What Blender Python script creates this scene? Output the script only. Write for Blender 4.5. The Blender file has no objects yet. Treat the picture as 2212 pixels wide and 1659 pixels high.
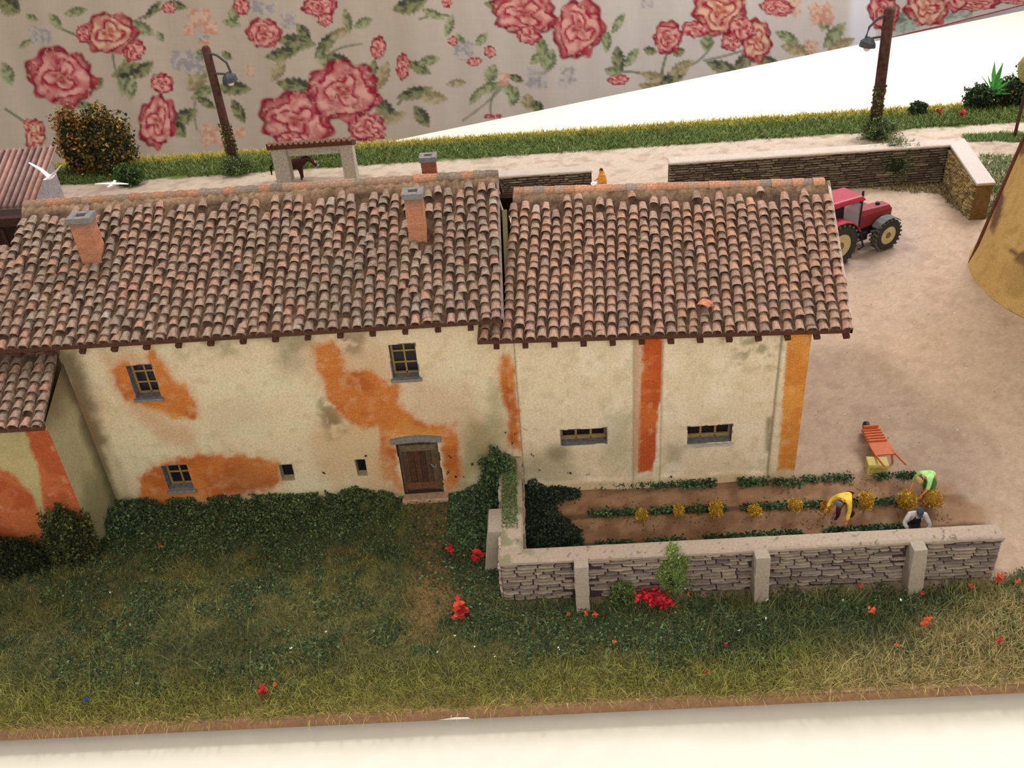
import bpy, math, random
import numpy as np
from mathutils import Matrix, Vector
random.seed(7); rng = np.random.default_rng(7)
sc = bpy.context.scene
COL = sc.collection
# ------------------------------------------------------------------ camera
W, HH = 2212, 1659
F = 2050.0; VPX, VPY = 1350.0, 3900.0; CH = 20.0; YAW = math.radians(2.2)
_d = np.array([(VPX-W/2)/F, -(VPY-HH/2)/F, -1.0]); _d /= np.linalg.norm(_d); _up = -_d
_f = np.array([0, 0, -1.0]); _y = _f-_f.dot(_up)*_up; _y /= np.linalg.norm(_y); _x = np.cross(_y, _up)
CM = np.array([_x, _y, _up]); _c, _s = math.cos(YAW), math.sin(YAW)
CM = np.array([[_c, -_s, 0], [_s, _c, 0], [0, 0, 1]]) @ CM
CP = np.array([0, 0, CH])
cam = bpy.data.cameras.new('camera'); camo = bpy.data.objects.new('camera', cam); COL.objects.link(camo)
m4 = Matrix([list(CM[i])+[CP[i]] for i in range(3)]+[[0, 0, 0, 1]]); camo.matrix_world = m4
cam.sensor_width = 36; cam.lens = F/W*36; cam.clip_end = 600; sc.camera = camo
cam.dof.use_dof = True; cam.dof.focus_distance = 29.0; cam.dof.aperture_fstop = 1.6
# ------------------------------------------------------------------ light
sc.view_settings.view_transform = 'Standard'; sc.view_settings.look = 'None'
sc.view_settings.gamma = 1; sc.view_settings.use_curve_mapping = False
sc.view_settings.exposure = -0.14
wd = bpy.data.worlds.new('room_light'); sc.world = wd; wd.use_nodes = True
wd.node_tree.nodes['Background'].inputs[0].default_value = (1.0, 0.945, 0.86, 1)
wd.node_tree.nodes['Background'].inputs[1].default_value = 0.62
def area(name, loc, tgt, size, power, col):
    l = bpy.data.lights.new(name, 'AREA'); l.shape = 'RECTANGLE'; l.size = size[0]; l.size_y = size[1]; l.energy = power; l.color = col
    o = bpy.data.objects.new(name, l); COL.objects.link(o); o.location = loc
    o.rotation_euler = (Vector(tgt)-Vector(loc)).to_track_quat('-Z', 'Y').to_euler(); return o
area('window_light', (40, 64, 44), (4, 34, 0), (26, 20), 36000, (0.97, 0.97, 1.0))
area('window_light', (-26, 46, 62), (10, 26, 0), (10, 10), 24000, (1.0, 0.96, 0.92))
area('front_fill', (4, -26, 34), (0, 22, 2), (26, 18), 13500, (1.0, 0.95, 0.87))  # added fill from the camera side to brighten the facade
# ------------------------------------------------------------------ pixel -> place helpers
def ray(px, py): return CM @ np.array([(px-W/2)/F, -(py-HH/2)/F, -1.0])
def G(px, py, z=0.0): v = ray(px, py); return CP+v*(z-CH)/v[2]
def VY(px, py, Y): v = ray(px, py); return CP+v*Y/v[1]
def PR(P):
    q = (np.asarray(P, float)-CP) @ CM
    return W/2+F*q[..., 0]/-q[..., 2], HH/2-F*q[..., 1]/-q[..., 2]
def L(r, g=None, b=None, k=1.0):
    if g is None: r, g, b = r
    f = lambda c: ((c/255+0.055)/1.055)**2.4 if c > 10 else c/255/12.92
    return (f(r)*k, f(g)*k, f(b)*k)
LA = lambda *a: np.array(L(*a))
# ------------------------------------------------------------------ noise and masks
_T = rng.random((256, 256))
def vn(x, y):
    xi = np.floor(x).astype(int); yi = np.floor(y).astype(int); fx = x-xi; fy = y-yi
    fx = fx*fx*(3-2*fx); fy = fy*fy*(3-2*fy)
    g = lambda a, b: _T[a & 255, b & 255]
    return (g(xi, yi)*(1-fx)+g(xi+1, yi)*fx)*(1-fy)+(g(xi, yi+1)*(1-fx)+g(xi+1, yi+1)*fx)*fy
def fbm(x, y, o=4):
    s = 0; a = .5; t = 0
    for i in range(o): s = s+a*vn(x*2**i+17.3*i, y*2**i+9.1*i); t += a; a *= .5
    return s/t
def sm(a, b, x): t = np.clip((x-a)/(b-a), 0, 1); return t*t*(3-2*t)
def pmask(x, y, poly, soft=6, amp=0, sc_=.05):
    """soft-edged polygon mask"""
    p = np.array(poly, float); n = len(p); d = np.full(x.shape, 1e9); ins = np.zeros(x.shape, bool)
    for i in range(n):
        a = p[i]; b = p[(i+1) % n]; e = b-a
        t = np.clip(((x-a[0])*e[0]+(y-a[1])*e[1])/(e@e+1e-9), 0, 1)
        d = np.minimum(d, np.hypot(x-a[0]-t*e[0], y-a[1]-t*e[1]))
        c = ((a[1] > y) != (b[1] > y)) & (x < (b[0]-a[0])*(y-a[1])/((b[1]-a[1]) or 1e-9)+a[0]); ins ^= c
    s = np.where(ins, d, -d)
    if amp: s = s+amp*(fbm(x*sc_, y*sc_)-.5)*2
    return sm(-soft, soft, s)
def bl(x, y, cx, cy, rx, ry, soft=.5):
    r = np.hypot((x-cx)/rx, (y-cy)/ry); return 1-sm(1-soft, 1+soft, r)
def mix(c, col, m): return c*(1-m[..., None])+np.asarray(col)*m[..., None]
# ------------------------------------------------------------------ materials
def mat(name, col=(1, 1, 1), rough=.9, vc=False, nscale=8., namp=.25, bump=.0, bscale=30., spec=.2, metal=0, brick=False, trans=0, wave=None, alpha=1):
    m = bpy.data.materials.new(name); m.use_nodes = True; nt = m.node_tree; N = nt.nodes; K = nt.links; B = N['Principled BSDF']
    B.inputs['Roughness'].default_value = rough; B.inputs['Specular IOR Level'].default_value = spec; B.inputs['Metallic'].default_value = metal
    def mul(a, b, fac=1., typ='MULTIPLY'):
        x = N.new('ShaderNodeMix'); x.data_type = 'RGBA'; x.blend_type = typ; x.inputs[0].default_value = fac
        K.new(a, x.inputs[6]); K.new(b, x.inputs[7]); return x.outputs[2]
    if vc: at = N.new('ShaderNodeAttribute'); at.attribute_name = 'Col'; base = at.outputs['Color']
    else: rg = N.new('ShaderNodeRGB'); rg.outputs[0].default_value = (*col, 1); base = rg.outputs[0]
    oi = N.new('ShaderNodeObjectInfo'); base = mul(base, oi.outputs['Color'])
    tc = N.new('ShaderNodeTexCoord')
    nz = N.new('ShaderNodeTexNoise'); nz.inputs['Scale'].default_value = nscale; nz.inputs['Detail'].default_value = 5
    K.new(tc.outputs['Object'], nz.inputs['Vector'])
    cr = N.new('ShaderNodeMapRange'); cr.inputs[1].default_value = .3; cr.inputs[2].default_value = .7; cr.inputs[3].default_value = 1-namp; cr.inputs[4].default_value = 1+namp
    K.new(nz.outputs['Fac'], cr.inputs[0]); base = mul(base, cr.outputs[0])
    hgt = None
    if bump:
        bn = N.new('ShaderNodeTexNoise'); bn.inputs['Scale'].default_value = bscale; bn.inputs['Detail'].default_value = 4; K.new(tc.outputs['Object'], bn.inputs['Vector']); hgt = bn.outputs['Fac']
    if brick:
        ma = N.new('ShaderNodeAttribute'); ma.attribute_name = 'brickmask'
        mp = N.new('ShaderNodeMapping'); mp.inputs['Rotation'].default_value = (math.radians(90), 0, 0); K.new(tc.outputs['Object'], mp.inputs['Vector'])
        sx = N.new('ShaderNodeSeparateXYZ'); K.new(tc.outputs['Object'], sx.inputs[0]); ad = N.new('ShaderNodeMath'); ad.operation = 'ADD'; K.new(sx.outputs[0], ad.inputs[0]); K.new(sx.outputs[1], ad.inputs[1])
        cx = N.new('ShaderNodeCombineXYZ'); K.new(ad.outputs[0], cx.inputs[0]); K.new(sx.outputs[2], cx.inputs[1])
        bt = N.new('ShaderNodeTexBrick'); bt.inputs['Scale'].default_value = 1; bt.inputs['Brick Width'].default_value = .17; bt.inputs['Row Height'].default_value = .058; bt.inputs['Mortar Size'].default_value = .006; bt.inputs['Mortar Smooth'].default_value = .4
        bt.inputs['Color1'].default_value = (.9, .88, .86, 1); bt.inputs['Color2'].default_value = (1.08, 1.04, 1.0, 1); bt.inputs['Mortar'].default_value = (1.12, 1.4, 1.6, 1); K.new(cx.outputs[0], bt.inputs['Vector'])
        mm = N.new('ShaderNodeMix'); mm.data_type = 'RGBA'; mm.blend_type = 'MULTIPLY'; K.new(ma.outputs['Fac'], mm.inputs[0]); K.new(base, mm.inputs[6]); K.new(bt.outputs['Color'], mm.inputs[7]); base = mm.outputs[2]
    if hgt is not None:
        b = N.new('ShaderNodeBump'); b.inputs['Strength'].default_value = bump; b.inputs['Distance'].default_value = .05; K.new(hgt, b.inputs['Height']); K.new(b.outputs[0], B.inputs['Normal'])
    K.new(base, B.inputs['Base Color'])
    if trans: B.inputs['Transmission Weight'].default_value = trans
    if alpha < 1: B.inputs['Alpha'].default_value = alpha
    return m
M = {}
M['paint'] = mat('weathered_plaster', vc=True, nscale=14, namp=.14, bump=.5, bscale=45, brick=True)
M['tile'] = mat('terracotta_tile', vc=True, nscale=13, namp=.38, bump=.4, bscale=40, rough=.85)
M['mortar'] = mat('roof_mortar', vc=True, nscale=9, namp=.35, bump=.8, bscale=18)
M['deckwood'] = mat('dark_roof_deck', L(70, 46, 36), nscale=9, namp=.4, bump=.5)
M['fascia'] = mat('brown_timber', L(84, 52, 40), nscale=12, namp=.3)
M['ground'] = mat('sandy_ground', vc=True, nscale=12, namp=.10, bump=.35, bscale=26, rough=1)
M['leaf'] = mat('foliage', vc=True, nscale=3, namp=.25, rough=.8)
M['stone'] = mat('rubble_stone', vc=True, nscale=10, namp=.3, bump=.6, bscale=22)
M['stonejoint'] = mat('dark_stone_joint', L(70, 54, 58), nscale=15, namp=.4, bump=.6)
M['coping'] = mat('plaster_coping', vc=True, nscale=14, namp=.12, bump=.5, bscale=40)
M['grey'] = mat('grey_stone', L(128, 124, 122), nscale=10, namp=.2, bump=.4)
M['reveal'] = mat('grey_reveal', L(116, 112, 112), nscale=8, namp=.3, bump=.4)
M['muntin'] = mat('ochre_window_frame', L(150, 124, 78), nscale=10, namp=.15)
M['dark'] = mat('dark_interior', L(28, 22, 24), nscale=5, namp=.3)
M['glass'] = mat('dark_window_glass', L(30, 25, 30), rough=.35, nscale=9, namp=.6, spec=.4)
M['door'] = mat('old_door_wood', vc=True, nscale=9, namp=.3, bump=.6, bscale=15)
M['red'] = mat('red_tractor_paint', L(156, 36, 56), rough=.45, nscale=8, namp=.15, spec=.4)
M['red2'] = mat('dark_red_paint', L(138, 48, 54), rough=.5, nscale=14, namp=.25, spec=.3)
M['rubber'] = mat('tyre_rubber', L(58, 56, 54), nscale=9, namp=.3, bump=.3)
M['rim'] = mat('cream_wheel_rim', L(190, 176, 130), nscale=6, namp=.15)
M['black'] = mat('black_metal', L(34, 28, 34), rough=.5)
M['lugs'] = mat('dusty_tread', L(96, 96, 88), nscale=9, namp=.3)
M['cabglass'] = mat('cab_glass', L(170, 165, 175), rough=.15, spec=.5, alpha=.45, namp=.05)
M['orange'] = mat('orange_plastic', L(194, 98, 52), rough=.55, nscale=9, namp=.1)
M['straw'] = mat('pale_bale', L(196, 178, 108), nscale=20, namp=.12, bump=.3)
M['skin'] = mat('painted_skin', L(216, 138, 88), rough=.6, namp=.06)
M['table'] = mat('cream_table_top', L(230, 224, 210), rough=.55, nscale=1.5, namp=.03, spec=.3)
M['wall'] = mat('pale_wall', L(225, 220, 228), namp=.03)
M['fabric'] = mat('floral_fabric', vc=True, nscale=25, namp=.05, bump=.25, bscale=40, rough=1)
M['boardedge'] = mat('brown_board_edge', L(138, 104, 78), nscale=6, namp=.18)
M['polewood'] = mat('rusty_pole_wood', L(78, 52, 44), nscale=5, namp=.35, bump=.5, bscale=12)
M['lampmetal'] = mat('grey_lamp_metal', L(70, 72, 76), rough=.5)
M['white'] = mat('white_paint', L(240, 236, 236), namp=.03)
M['corr'] = mat('rusty_corrugated_sheet', vc=True, nscale=3, namp=.2, rough=.7)
def cm(name, r, g, b, **k):
    if name not in M: M[name] = mat(name, L(r, g, b), **k)
    return M[name]
# ------------------------------------------------------------------ object helpers
def tag(o, label=None, cat=None, group=None, kind=None):
    if label: o['label'] = label
    if cat: o['category'] = cat
    if group: o['group'] = group
    if kind: o['kind'] = kind
    return o
def thing(name, loc=(0, 0, 0), rz=0, label=None, cat=None, group=None):
    o = bpy.data.objects.new(name, None); COL.objects.link(o); o.location = loc; o.rotation_euler = (0, 0, rz); o.empty_display_size = .3
    return tag(o, label, cat, group)
def link(name, me, parent=None):
    o = bpy.data.objects.new(name, me); COL.objects.link(o)
    if parent is not None: o.parent = parent
    return o
def arr_mesh(name, V, Fc, material, cols=None, smooth=False, masks=None):
    """V (n,3), Fc (m,k) arrays"""
    V = np.ascontiguousarray(V, dtype=np.float32); Fc = np.ascontiguousarray(Fc, dtype=np.int32); m_, k = Fc.shape
    me = bpy.data.meshes.new(name); me.vertices.add(len(V)); me.vertices.foreach_set('co', V.ravel())
    me.loops.add(m_*k); me.loops.foreach_set('vertex_index', Fc.ravel())
    me.polygons.add(m_); me.polygons.foreach_set('loop_start', np.arange(0, m_*k, k, dtype=np.int32))
    me.polygons.foreach_set('use_smooth', np.full(m_, smooth)); me.update(calc_edges=True)
    if cols is not None:
        a = me.color_attributes.new('Col', 'FLOAT_COLOR', 'POINT'); c4 = np.ones((len(V), 4), np.float32); c4[:, :3] = cols; a.data.foreach_set('color', c4.ravel())
    if masks is not None:
        a = me.attributes.new('brickmask', 'FLOAT', 'POINT'); a.data.foreach_set('value', np.ascontiguousarray(masks, dtype=np.float32).ravel())
    me.materials.append(material); return me
class MB:
    def __init__(s): s.v = []; s.f = []; s.c = []; s.cc = (1, 1, 1)
    def add(s, vs, fs):
        n = len(s.v); s.v += [tuple(map(float, p)) for p in vs]; s.f += [tuple(i+n for i in f) for f in fs]; s.c += [s.cc]*len(vs); return s
    def col(s, c): s.cc = tuple(c); return s
    def box(s, c, d, rz=0, jit=0, tilt=None):
        cx, cy, cz = c; hx, hy, hz = d[0]/2, d[1]/2, d[2]/2; R = Matrix.Rotation(rz, 3, 'Z')
        if tilt: R = R @ Matrix.Rotation(tilt[1], 3, tilt[0])
        vs = []
        for x in (-1, 1):
            for y in (-1, 1):
                for z in (-1, 1):
                    p = R @ Vector((x*hx, y*hy, z*hz)); vs.append((cx+p.x+random.uniform(-jit, jit), cy+p.y+random.uniform(-jit, jit), cz+p.z+random.uniform(-jit, jit)))
        return s.add(vs, [(0, 1, 3, 2), (4, 6, 7, 5), (0, 4, 5, 1), (2, 3, 7, 6), (0, 2, 6, 4), (1, 5, 7, 3)])
    def hexa(s, b, t):  # 4 bottom + 4 top points
        return s.add(list(b)+list(t), [(3, 2, 1, 0), (4, 5, 6, 7), (0, 1, 5, 4), (1, 2, 6, 5), (2, 3, 7, 6), (3, 0, 4, 7)])
    def tube(s, pts, rad, n=8, cap=True):
        pts = [Vector(p) for p in pts]; rad = rad if isinstance(rad, (list, tuple)) else [rad]*len(pts); vs = []
        for i, p in enumerate(pts):
            t = (pts[min(i+1, len(pts)-1)]-pts[max(i-1, 0)]).normalized(); a = t.cross(Vector((0, 0, 1)) if abs(t.z) < .9 else Vector((1, 0, 0))).normalized(); b = t.cross(a)
            for j in range(n): an = 2*math.pi*j/n; vs.append(p+(a*math.cos(an)+b*math.sin(an))*rad[i])
        fs = [(i*n+j, i*n+(j+1) % n, (i+1)*n+(j+1) % n, (i+1)*n+j) for i in range(len(pts)-1) for j in range(n)]
        if cap: fs += [tuple(range(n))[::-1], tuple(range((len(pts)-1)*n, len(pts)*n))]
        return s.add(vs, fs)
    def ball(s, c, r, nu=12, nv=7, jit=0):
        r = r if isinstance(r, (list, tuple)) else (r, r, r); vs = [(c[0], c[1], c[2]-r[2])]
        for i in range(1, nv):
            a = -math.pi/2+math.pi*i/nv
            for j in range(nu):
                b = 2*math.pi*j/nu; k = 1+random.uniform(-jit, jit); vs.append((c[0]+r[0]*math.cos(a)*math.cos(b)*k, c[1]+r[1]*math.cos(a)*math.sin(b)*k, c[2]+r[2]*math.sin(a)*k))
        vs.append((c[0], c[1], c[2]+r[2])); fs = [(0, 1+(j+1) % nu, 1+j) for j in range(nu)]
        for i in range(nv-2):
            for j in range(nu): a = 1+i*nu; fs.append((a+j, a+(j+1) % nu, a+nu+(j+1) % nu, a+nu+j))
        k = 1+(nv-2)*nu; fs += [(k+j, k+(j+1) % nu, len(vs)-1) for j in range(nu)]
        return s.add(vs, fs)
    def build(s, name, material, parent=None, smooth=False, bevel=0):
        me = bpy.data.meshes.new(name); me.from_pydata(s.v, [], s.f); me.update()
        a = me.color_attributes.new('Col', 'FLOAT_COLOR', 'POINT'); a.data.foreach_set('color', np.array([(*c, 1) for c in s.c], np.float32).ravel())
        if smooth:
            for p in me.polygons: p.use_smooth = True
        me.materials.append(material); o = link(name, me, parent)
        if bevel: b = o.modifiers.new('bevel', 'BEVEL'); b.width = bevel; b.segments = 2; b.limit_method = 'ANGLE'
        return o
def strands(name, P, Ln, wd, lean, cols, material=None, parent=None, droop=.35):
    n = len(P); ph = rng.random(n)*2*np.pi; Ln = np.broadcast_to(Ln, n)*(.6+.8*rng.random(n)); ln = lean*(.3+rng.random(n))
    d = np.stack([np.cos(ph)*np.sin(ln), np.sin(ph)*np.sin(ln), np.cos(ln)], 1); mid = P+d*(Ln*.55)[:, None]
    d2 = d.copy(); d2[:, 2] -= droop*rng.random(n)*1.6; d2 /= np.linalg.norm(d2, axis=1)[:, None]; tip = mid+d2*(Ln*.5)[:, None]
    q = rng.random(n)*2*np.pi; w = np.stack([np.cos(q), np.sin(q), 0*q], 1)*(wd*.5*(.6+.8*rng.random(n)))[:, None]
    V = np.stack([P-w, P+w, mid-w*.8, mid+w*.8, tip], 1).reshape(-1, 3); b = (np.arange(n)*5)[:, None]
    Fc = np.concatenate([b+[0, 1, 3], b+[0, 3, 2], b+[2, 3, 4]], 0)
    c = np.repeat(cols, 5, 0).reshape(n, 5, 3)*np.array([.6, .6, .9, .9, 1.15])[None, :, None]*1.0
    return link(name, arr_mesh(name, V, Fc, material or M['leaf'], c.reshape(-1, 3)), parent)
def flakes(name, P, size, cols, parent=None, up=.3, material=None):
    n = len(P); s = np.broadcast_to(size, n)*(.6+.8*rng.random(n)); a = rng.normal(size=(n, 3)); nrm = rng.normal(size=(n, 3)); nrm[:, 2] += up*3
    nrm /= np.linalg.norm(nrm, axis=1)[:, None]; u = np.cross(nrm, a); u /= np.linalg.norm(u, axis=1)[:, None]; v = np.cross(nrm, u)
    u = u*s[:, None]*.5; v = v*s[:, None]*.34
    V = np.stack([P-u, P-v*1.0+u*.1, P+u, P+v+u*.1], 1).reshape(-1, 3); Fc = (np.arange(n)*4)[:, None]+np.arange(4)[None]
    return link(name, arr_mesh(name, V, Fc, material or M['leaf'], np.repeat(cols, 4, 0)), parent)
def pal(n, cols, w=None, jit=.18):
    c = np.array([L(x) for x in cols]); i = rng.choice(len(c), n, p=None if w is None else np.array(w)/sum(w)); return c[i]*(1+jit*rng.normal(size=(n, 1))).clip(.4, 1.7)
def blobpts(n, c, r, fill=.25):
    d = rng.normal(size=(n, 3)); d /= np.linalg.norm(d, axis=1)[:, None]; k = 1-fill*rng.random(n)**1.0
    lump = 1+.22*np.sin(d[:, 0]*7+c[0])*np.sin(d[:, 1]*6+1)+.15*np.sin(d[:, 2]*9+d[:, 0]*5)
    p = d*np.array(r)*(k*lump)[:, None]+np.array(c); return p
def bush(name, loc, r, n, cols, label, cat='bush', group=None, size=.12, stems=0, w=None, strandn=0):
    """leafy bush: dark core, twigs, leaves"""
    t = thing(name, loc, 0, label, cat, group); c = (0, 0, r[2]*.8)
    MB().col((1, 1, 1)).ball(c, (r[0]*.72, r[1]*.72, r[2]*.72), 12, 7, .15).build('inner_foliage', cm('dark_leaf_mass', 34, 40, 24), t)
    P = blobpts(n, c, r, .35); P[:, 2] = np.maximum(P[:, 2], .02)
    o = flakes('leaves', P, size, pal(n, cols, w), t); o['kind'] = 'stuff'
    if strandn:
        P = blobpts(strandn, c, [k*.85 for k in r], .3); P[:, 2] = np.maximum(P[:, 2], .02); o = strands('twigs', P, size*3, .02, 1.1, pal(strandn, cols, w), parent=t); o['kind'] = 'stuff'
    else:
        b = MB()
        for i in range(5):
            a = i*1.26+loc[0]; b.tube([(0, 0, -.02), (r[0]*.3*math.cos(a), r[1]*.3*math.sin(a), r[2]*.6), (r[0]*.7*math.cos(a), r[1]*.7*math.sin(a), r[2]*1.1)], [.05, .035, .015], 5)
        b.build('stem', cm('twig_brown', 80, 60, 40), t)
    return t
# ------------------------------------------------------------------ terrain
YF = 23.65; FRONT = 15.35; BACK = 58.2
GARDEN = (-.8, 19.4, 12.2, 23.6)
def hgt(x, y):
    h = (fbm(x*.8, y*.8, 3)-.5)*.12
    mead = ((x < -1.4) | (y < 18.9)) & (y < YF)
    h = h+np.where(mead, .10*fbm(x*1.7+5, y*1.7, 3)+.20*np.exp(-((y-YF)/.8)**2)*(x < -5)+.25*sm(-10, -15, x)*sm(17.5, 21.5, y), 0)
    gard = (x > -.8) & (y > 19.4) & (y < 23.5) & (x < 12.8)
    h = np.where(gard, .05*np.sin((y-19.5)*2*np.pi/1.12)+.03*(fbm(x*3, y*3, 3)-.5), h)
    return h*sm(FRONT-.05, FRONT+.6, y)
MEADOW = [(-400, 1085), (330, 1090), (860, 1065), (1110, 1010), (1110, 1300), (2080, 1275), (2400, 1180), (2400, 1750), (-400, 1750)]
PATH = [(880, 1070), (965, 1062), (985, 1110), (960, 1180), (975, 1290), (930, 1400), (890, 1380), (880, 1280), (900, 1180)]
def ground_col(P):
    x, y = P[:, 0], P[:, 1]; px, py = PR(P); n1 = fbm(x*.35, y*.35, 4); n2 = fbm(x*2.2+3, y*2.2, 4); n3 = fbm(x*.9+40, y*.9, 3)
    c = mix(np.tile(LA(176, 152, 130), (len(P), 1)), LA(166, 142, 122), n1); c = mix(c, LA(188, 170, 152), sm(40, 54, y))
    c = mix(c, LA(154, 128, 108), sm(.5, .7, n2)*.5)
    # painted light in the yard: bluish glow by the tractor, bright band between shadows
    c = mix(c, LA(166, 150, 144), pmask(px, py, [(1800, 430), (2000, 470), (1990, 560), (1870, 600), (1800, 600)], 50)*.35)
    c = mix(c, LA(184, 156, 120), pmask(px, py, [(1830, 740), (2110, 640), (2300, 700), (2300, 1000), (2000, 860)], 60)*.30)
    # garden soil
    g = pmask(x, y, [(-.8, 19.3), (12.3, 19.3), (13, 21.5), (12.6, 23.0), (8, 23.75), (-.8, 23.75)], .25, .25, .8)
    soil = mix(np.tile(LA(156, 122, 94), (len(P), 1)), LA(134, 100, 76), sm(.4, .6, n2)); c = mix(c, soil, g)
    row = sm(.55, .95, np.cos((y-19.62)*2*np.pi/1.36)); c = mix(c, LA(84, 72, 46), g*row*.7*sm(.35, .5, n3+.1))
    # meadow
    m = pmask(px, py, MEADOW, 14, 14, .03); mc = mix(np.tile(LA(84, 80, 48), (len(P), 1)), LA(110, 100, 62), sm(.35, .65, n2)); c = mix(c, mc, m)
    c = mix(c, LA(138, 108, 72), pmask(px, py, PATH, 26, 18, .04)*.6*sm(.3, .55, n2+.12))
    c = mix(c, LA(160, 128, 88), m*sm(16.1, 15.5, y)*.8); c = mix(c, LA(180, 148, 112), m*pmask(px, py, [(1800, 1420), (2300, 1250), (2300, 1600), (1500, 1600)], 60, 20, .02))
    # back verge
    v = sm(54.2, 54.7, y+(n2-.5)*.8); c = mix(c, mix(np.tile(LA(98, 114, 56), (len(P), 1)), LA(184, 170, 72), sm(57, 57.9, y)), v)
    return c*(1+.05*rng.normal(size=(len(P), 1)))
def grid(x0, x1, y0, y1, st):
    xs = np.linspace(x0, x1, int((x1-x0)/st)+1); ys = np.linspace(y0, y1, int((y1-y0)/st)+1); X, Y = np.meshgrid(xs, ys); nx, ny = len(xs), len(ys)
    i = np.arange((nx-1)*(ny-1)); a = (i//(nx-1))*nx+i % (nx-1); return X.ravel(), Y.ravel(), np.stack([a, a+1, a+nx+1, a+nx], 1), nx, ny
base = thing('diorama_base', (0, 0, 0), 0, 'brown-edged board carrying the model farm, lying on the cream table', 'model base')
X, Y, Fq, nx, ny = grid(-34, 44, FRONT, BACK, .15)
P = np.stack([X, Y, hgt(X, Y)], 1); gm = arr_mesh('ground_surface', P, Fq, M['ground'], ground_col(P), smooth=True); link('ground_surface', gm, base)
b = MB(); b.box((5, (FRONT+BACK)/2, -.2), (78.0, BACK-FRONT, .2)); b.build('board', M['boardedge'], base)
b = MB(); b.box((5, FRONT-.02, -.15), (78.1, .05, .3)); b.build('front_edge_strip', M['boardedge'], base)
for yy in (18, 37, 55): MB().box((5, yy, -.43), (76, 1.2, .26)).build('batten', M['boardedge'], base)
b = MB(); cx = G(975, 1527, -.15)[0]
b.add([(cx-.35, FRONT-.05, -.28), (cx+.5, FRONT-.05, -.29), (cx+.42, FRONT-.05, -.22), (cx+.1, FRONT-.05, -.2), (cx-.1, FRONT-.05, -.24)], [(0, 1, 2, 3, 4)]); o = b.build('chipped_patch', M['white'], base); o['label'] = 'pale chip in the paint of the board edge'
# table, walls, floor
TZ = -.56
p0, p1 = G(830, 308, TZ), G(1828, 102, TZ); sl = (p1[1]-p0[1])/(p1[0]-p0[0]); ey = lambda x: p0[1]+sl*(x-p0[0])
tb = thing('table', (0, 0, -62), 0, 'large cream table top the whole model farm stands on', 'table')
b = MB(); b.hexa([(-58, -8, 61.2), (62, -8, 61.2), (62, ey(62), 61.2), (-58, ey(-58), 61.2)], [(-58, -8, 62+TZ), (62, -8, 62+TZ), (62, ey(62), 62+TZ), (-58, ey(-58), 62+TZ)])
b.build('tabletop', M['table'], tb)
for x, y in ((-52, -4), (56, -4), (56, 76), (-52, 32)): MB().box((x, y, 30.6), (4, 4, 61.2)).build('leg', M['table'], tb)
b = MB(); b.box((0, 55, -62.5), (260, 220, 1)); tag(b.build('floor', cm('floor_tile_brown', 150, 130, 110)), kind='structure')
FD = np.array([.977, .2147]); FP = np.array([-46., 66.])
def fab(px, py, off=0):
    n = np.array([-FD[1], FD[0], 0]); v = ray(px, py); q = np.array([FP[0], FP[1], 0])+n*off; return CP+v*np.dot(q-CP, n)/v.dot(n)
b = MB(); a = FP-FD*60+np.array([-FD[1], FD[0]])*4; e = FP+FD*170+np.array([-FD[1], FD[0]])*4; q = np.array([-FD[1], FD[0]])*1
b.hexa([(a[0], a[1], -62), (e[0], e[1], -62), (e[0]+q[0], e[1]+q[1], -62), (a[0]+q[0], a[1]+q[1], -62)], [(a[0], a[1], 60), (e[0], e[1], 60), (e[0]+q[0], e[1]+q[1], 60), (a[0]+q[0], a[1]+q[1], 60)])
tag(b.build('wall_back', M['wall']), kind='structure')
# ------------------------------------------------------------------ roofs
def tile_mesh(k):
    r = random.Random(k); n = 6; Lt = .37; v = []; f = []
    w0, w1 = .141+r.uniform(-.01, .012), .100+r.uniform(-.008, .01)
    for (yy, w, h, z0) in ((0, w0, .128, .035), (Lt, w1, .085, .0)):
        for t in (0, .018):
            for i in range(n+1): a = math.pi*i/n; v.append((-(w-t)*math.cos(a)*(1+r.uniform(-.03, .03)), yy, z0+(h-t)*math.sin(a)**.8))
    m_ = n+1
    for i in range(n):
        f.append((i+1, i, 2*m_+i, 2*m_+i+1)); f.append((m_+i, m_+i+1, i+1, i)); f.append((m_+i+1, m_+i, 3*m_+i, 3*m_+i+1))
    me = bpy.data.meshes.new('roof_tile'); me.from_pydata(v, [], f); me.update(); a = me.color_attributes.new('Col', 'FLOAT_COLOR', 'POINT')
    cols = [(1, 1, 1, 1)]*len(v); a.data.foreach_set('color', np.array(cols, np.float32).ravel()); me.materials.append(M['tile'])
    return me, np.array(v), np.array(f)
TM = [tile_mesh(k) for k in range(6)]
def tile_color(x, z, kind):
    n = float(fbm(np.array([x*.9+30]), np.array([z*1.2]), 3)[0]); r = random.random()
    a = np.array(L(172, 136, 118)); g = np.array(L(148, 132, 116)); t = np.array(L(180, 134, 112)); w = np.array(L(204, 188, 174)); dk = np.array(L(132, 114, 104))
    if kind == 'barn': g = np.array(L(166, 138, 120)); a = np.array(L(182, 142, 122)); t = np.array(L(192, 144, 116))
    c = a*(1-n)+g*n if r < .6 else (t if r < .8 else (g if r < .93 else dk))
    c = c*.55+.45*(a*(1-n)+g*n)
    if r > .992: c = c*.6+w*.4
    return c*random.uniform(.84, 1.1)*.93
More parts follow.
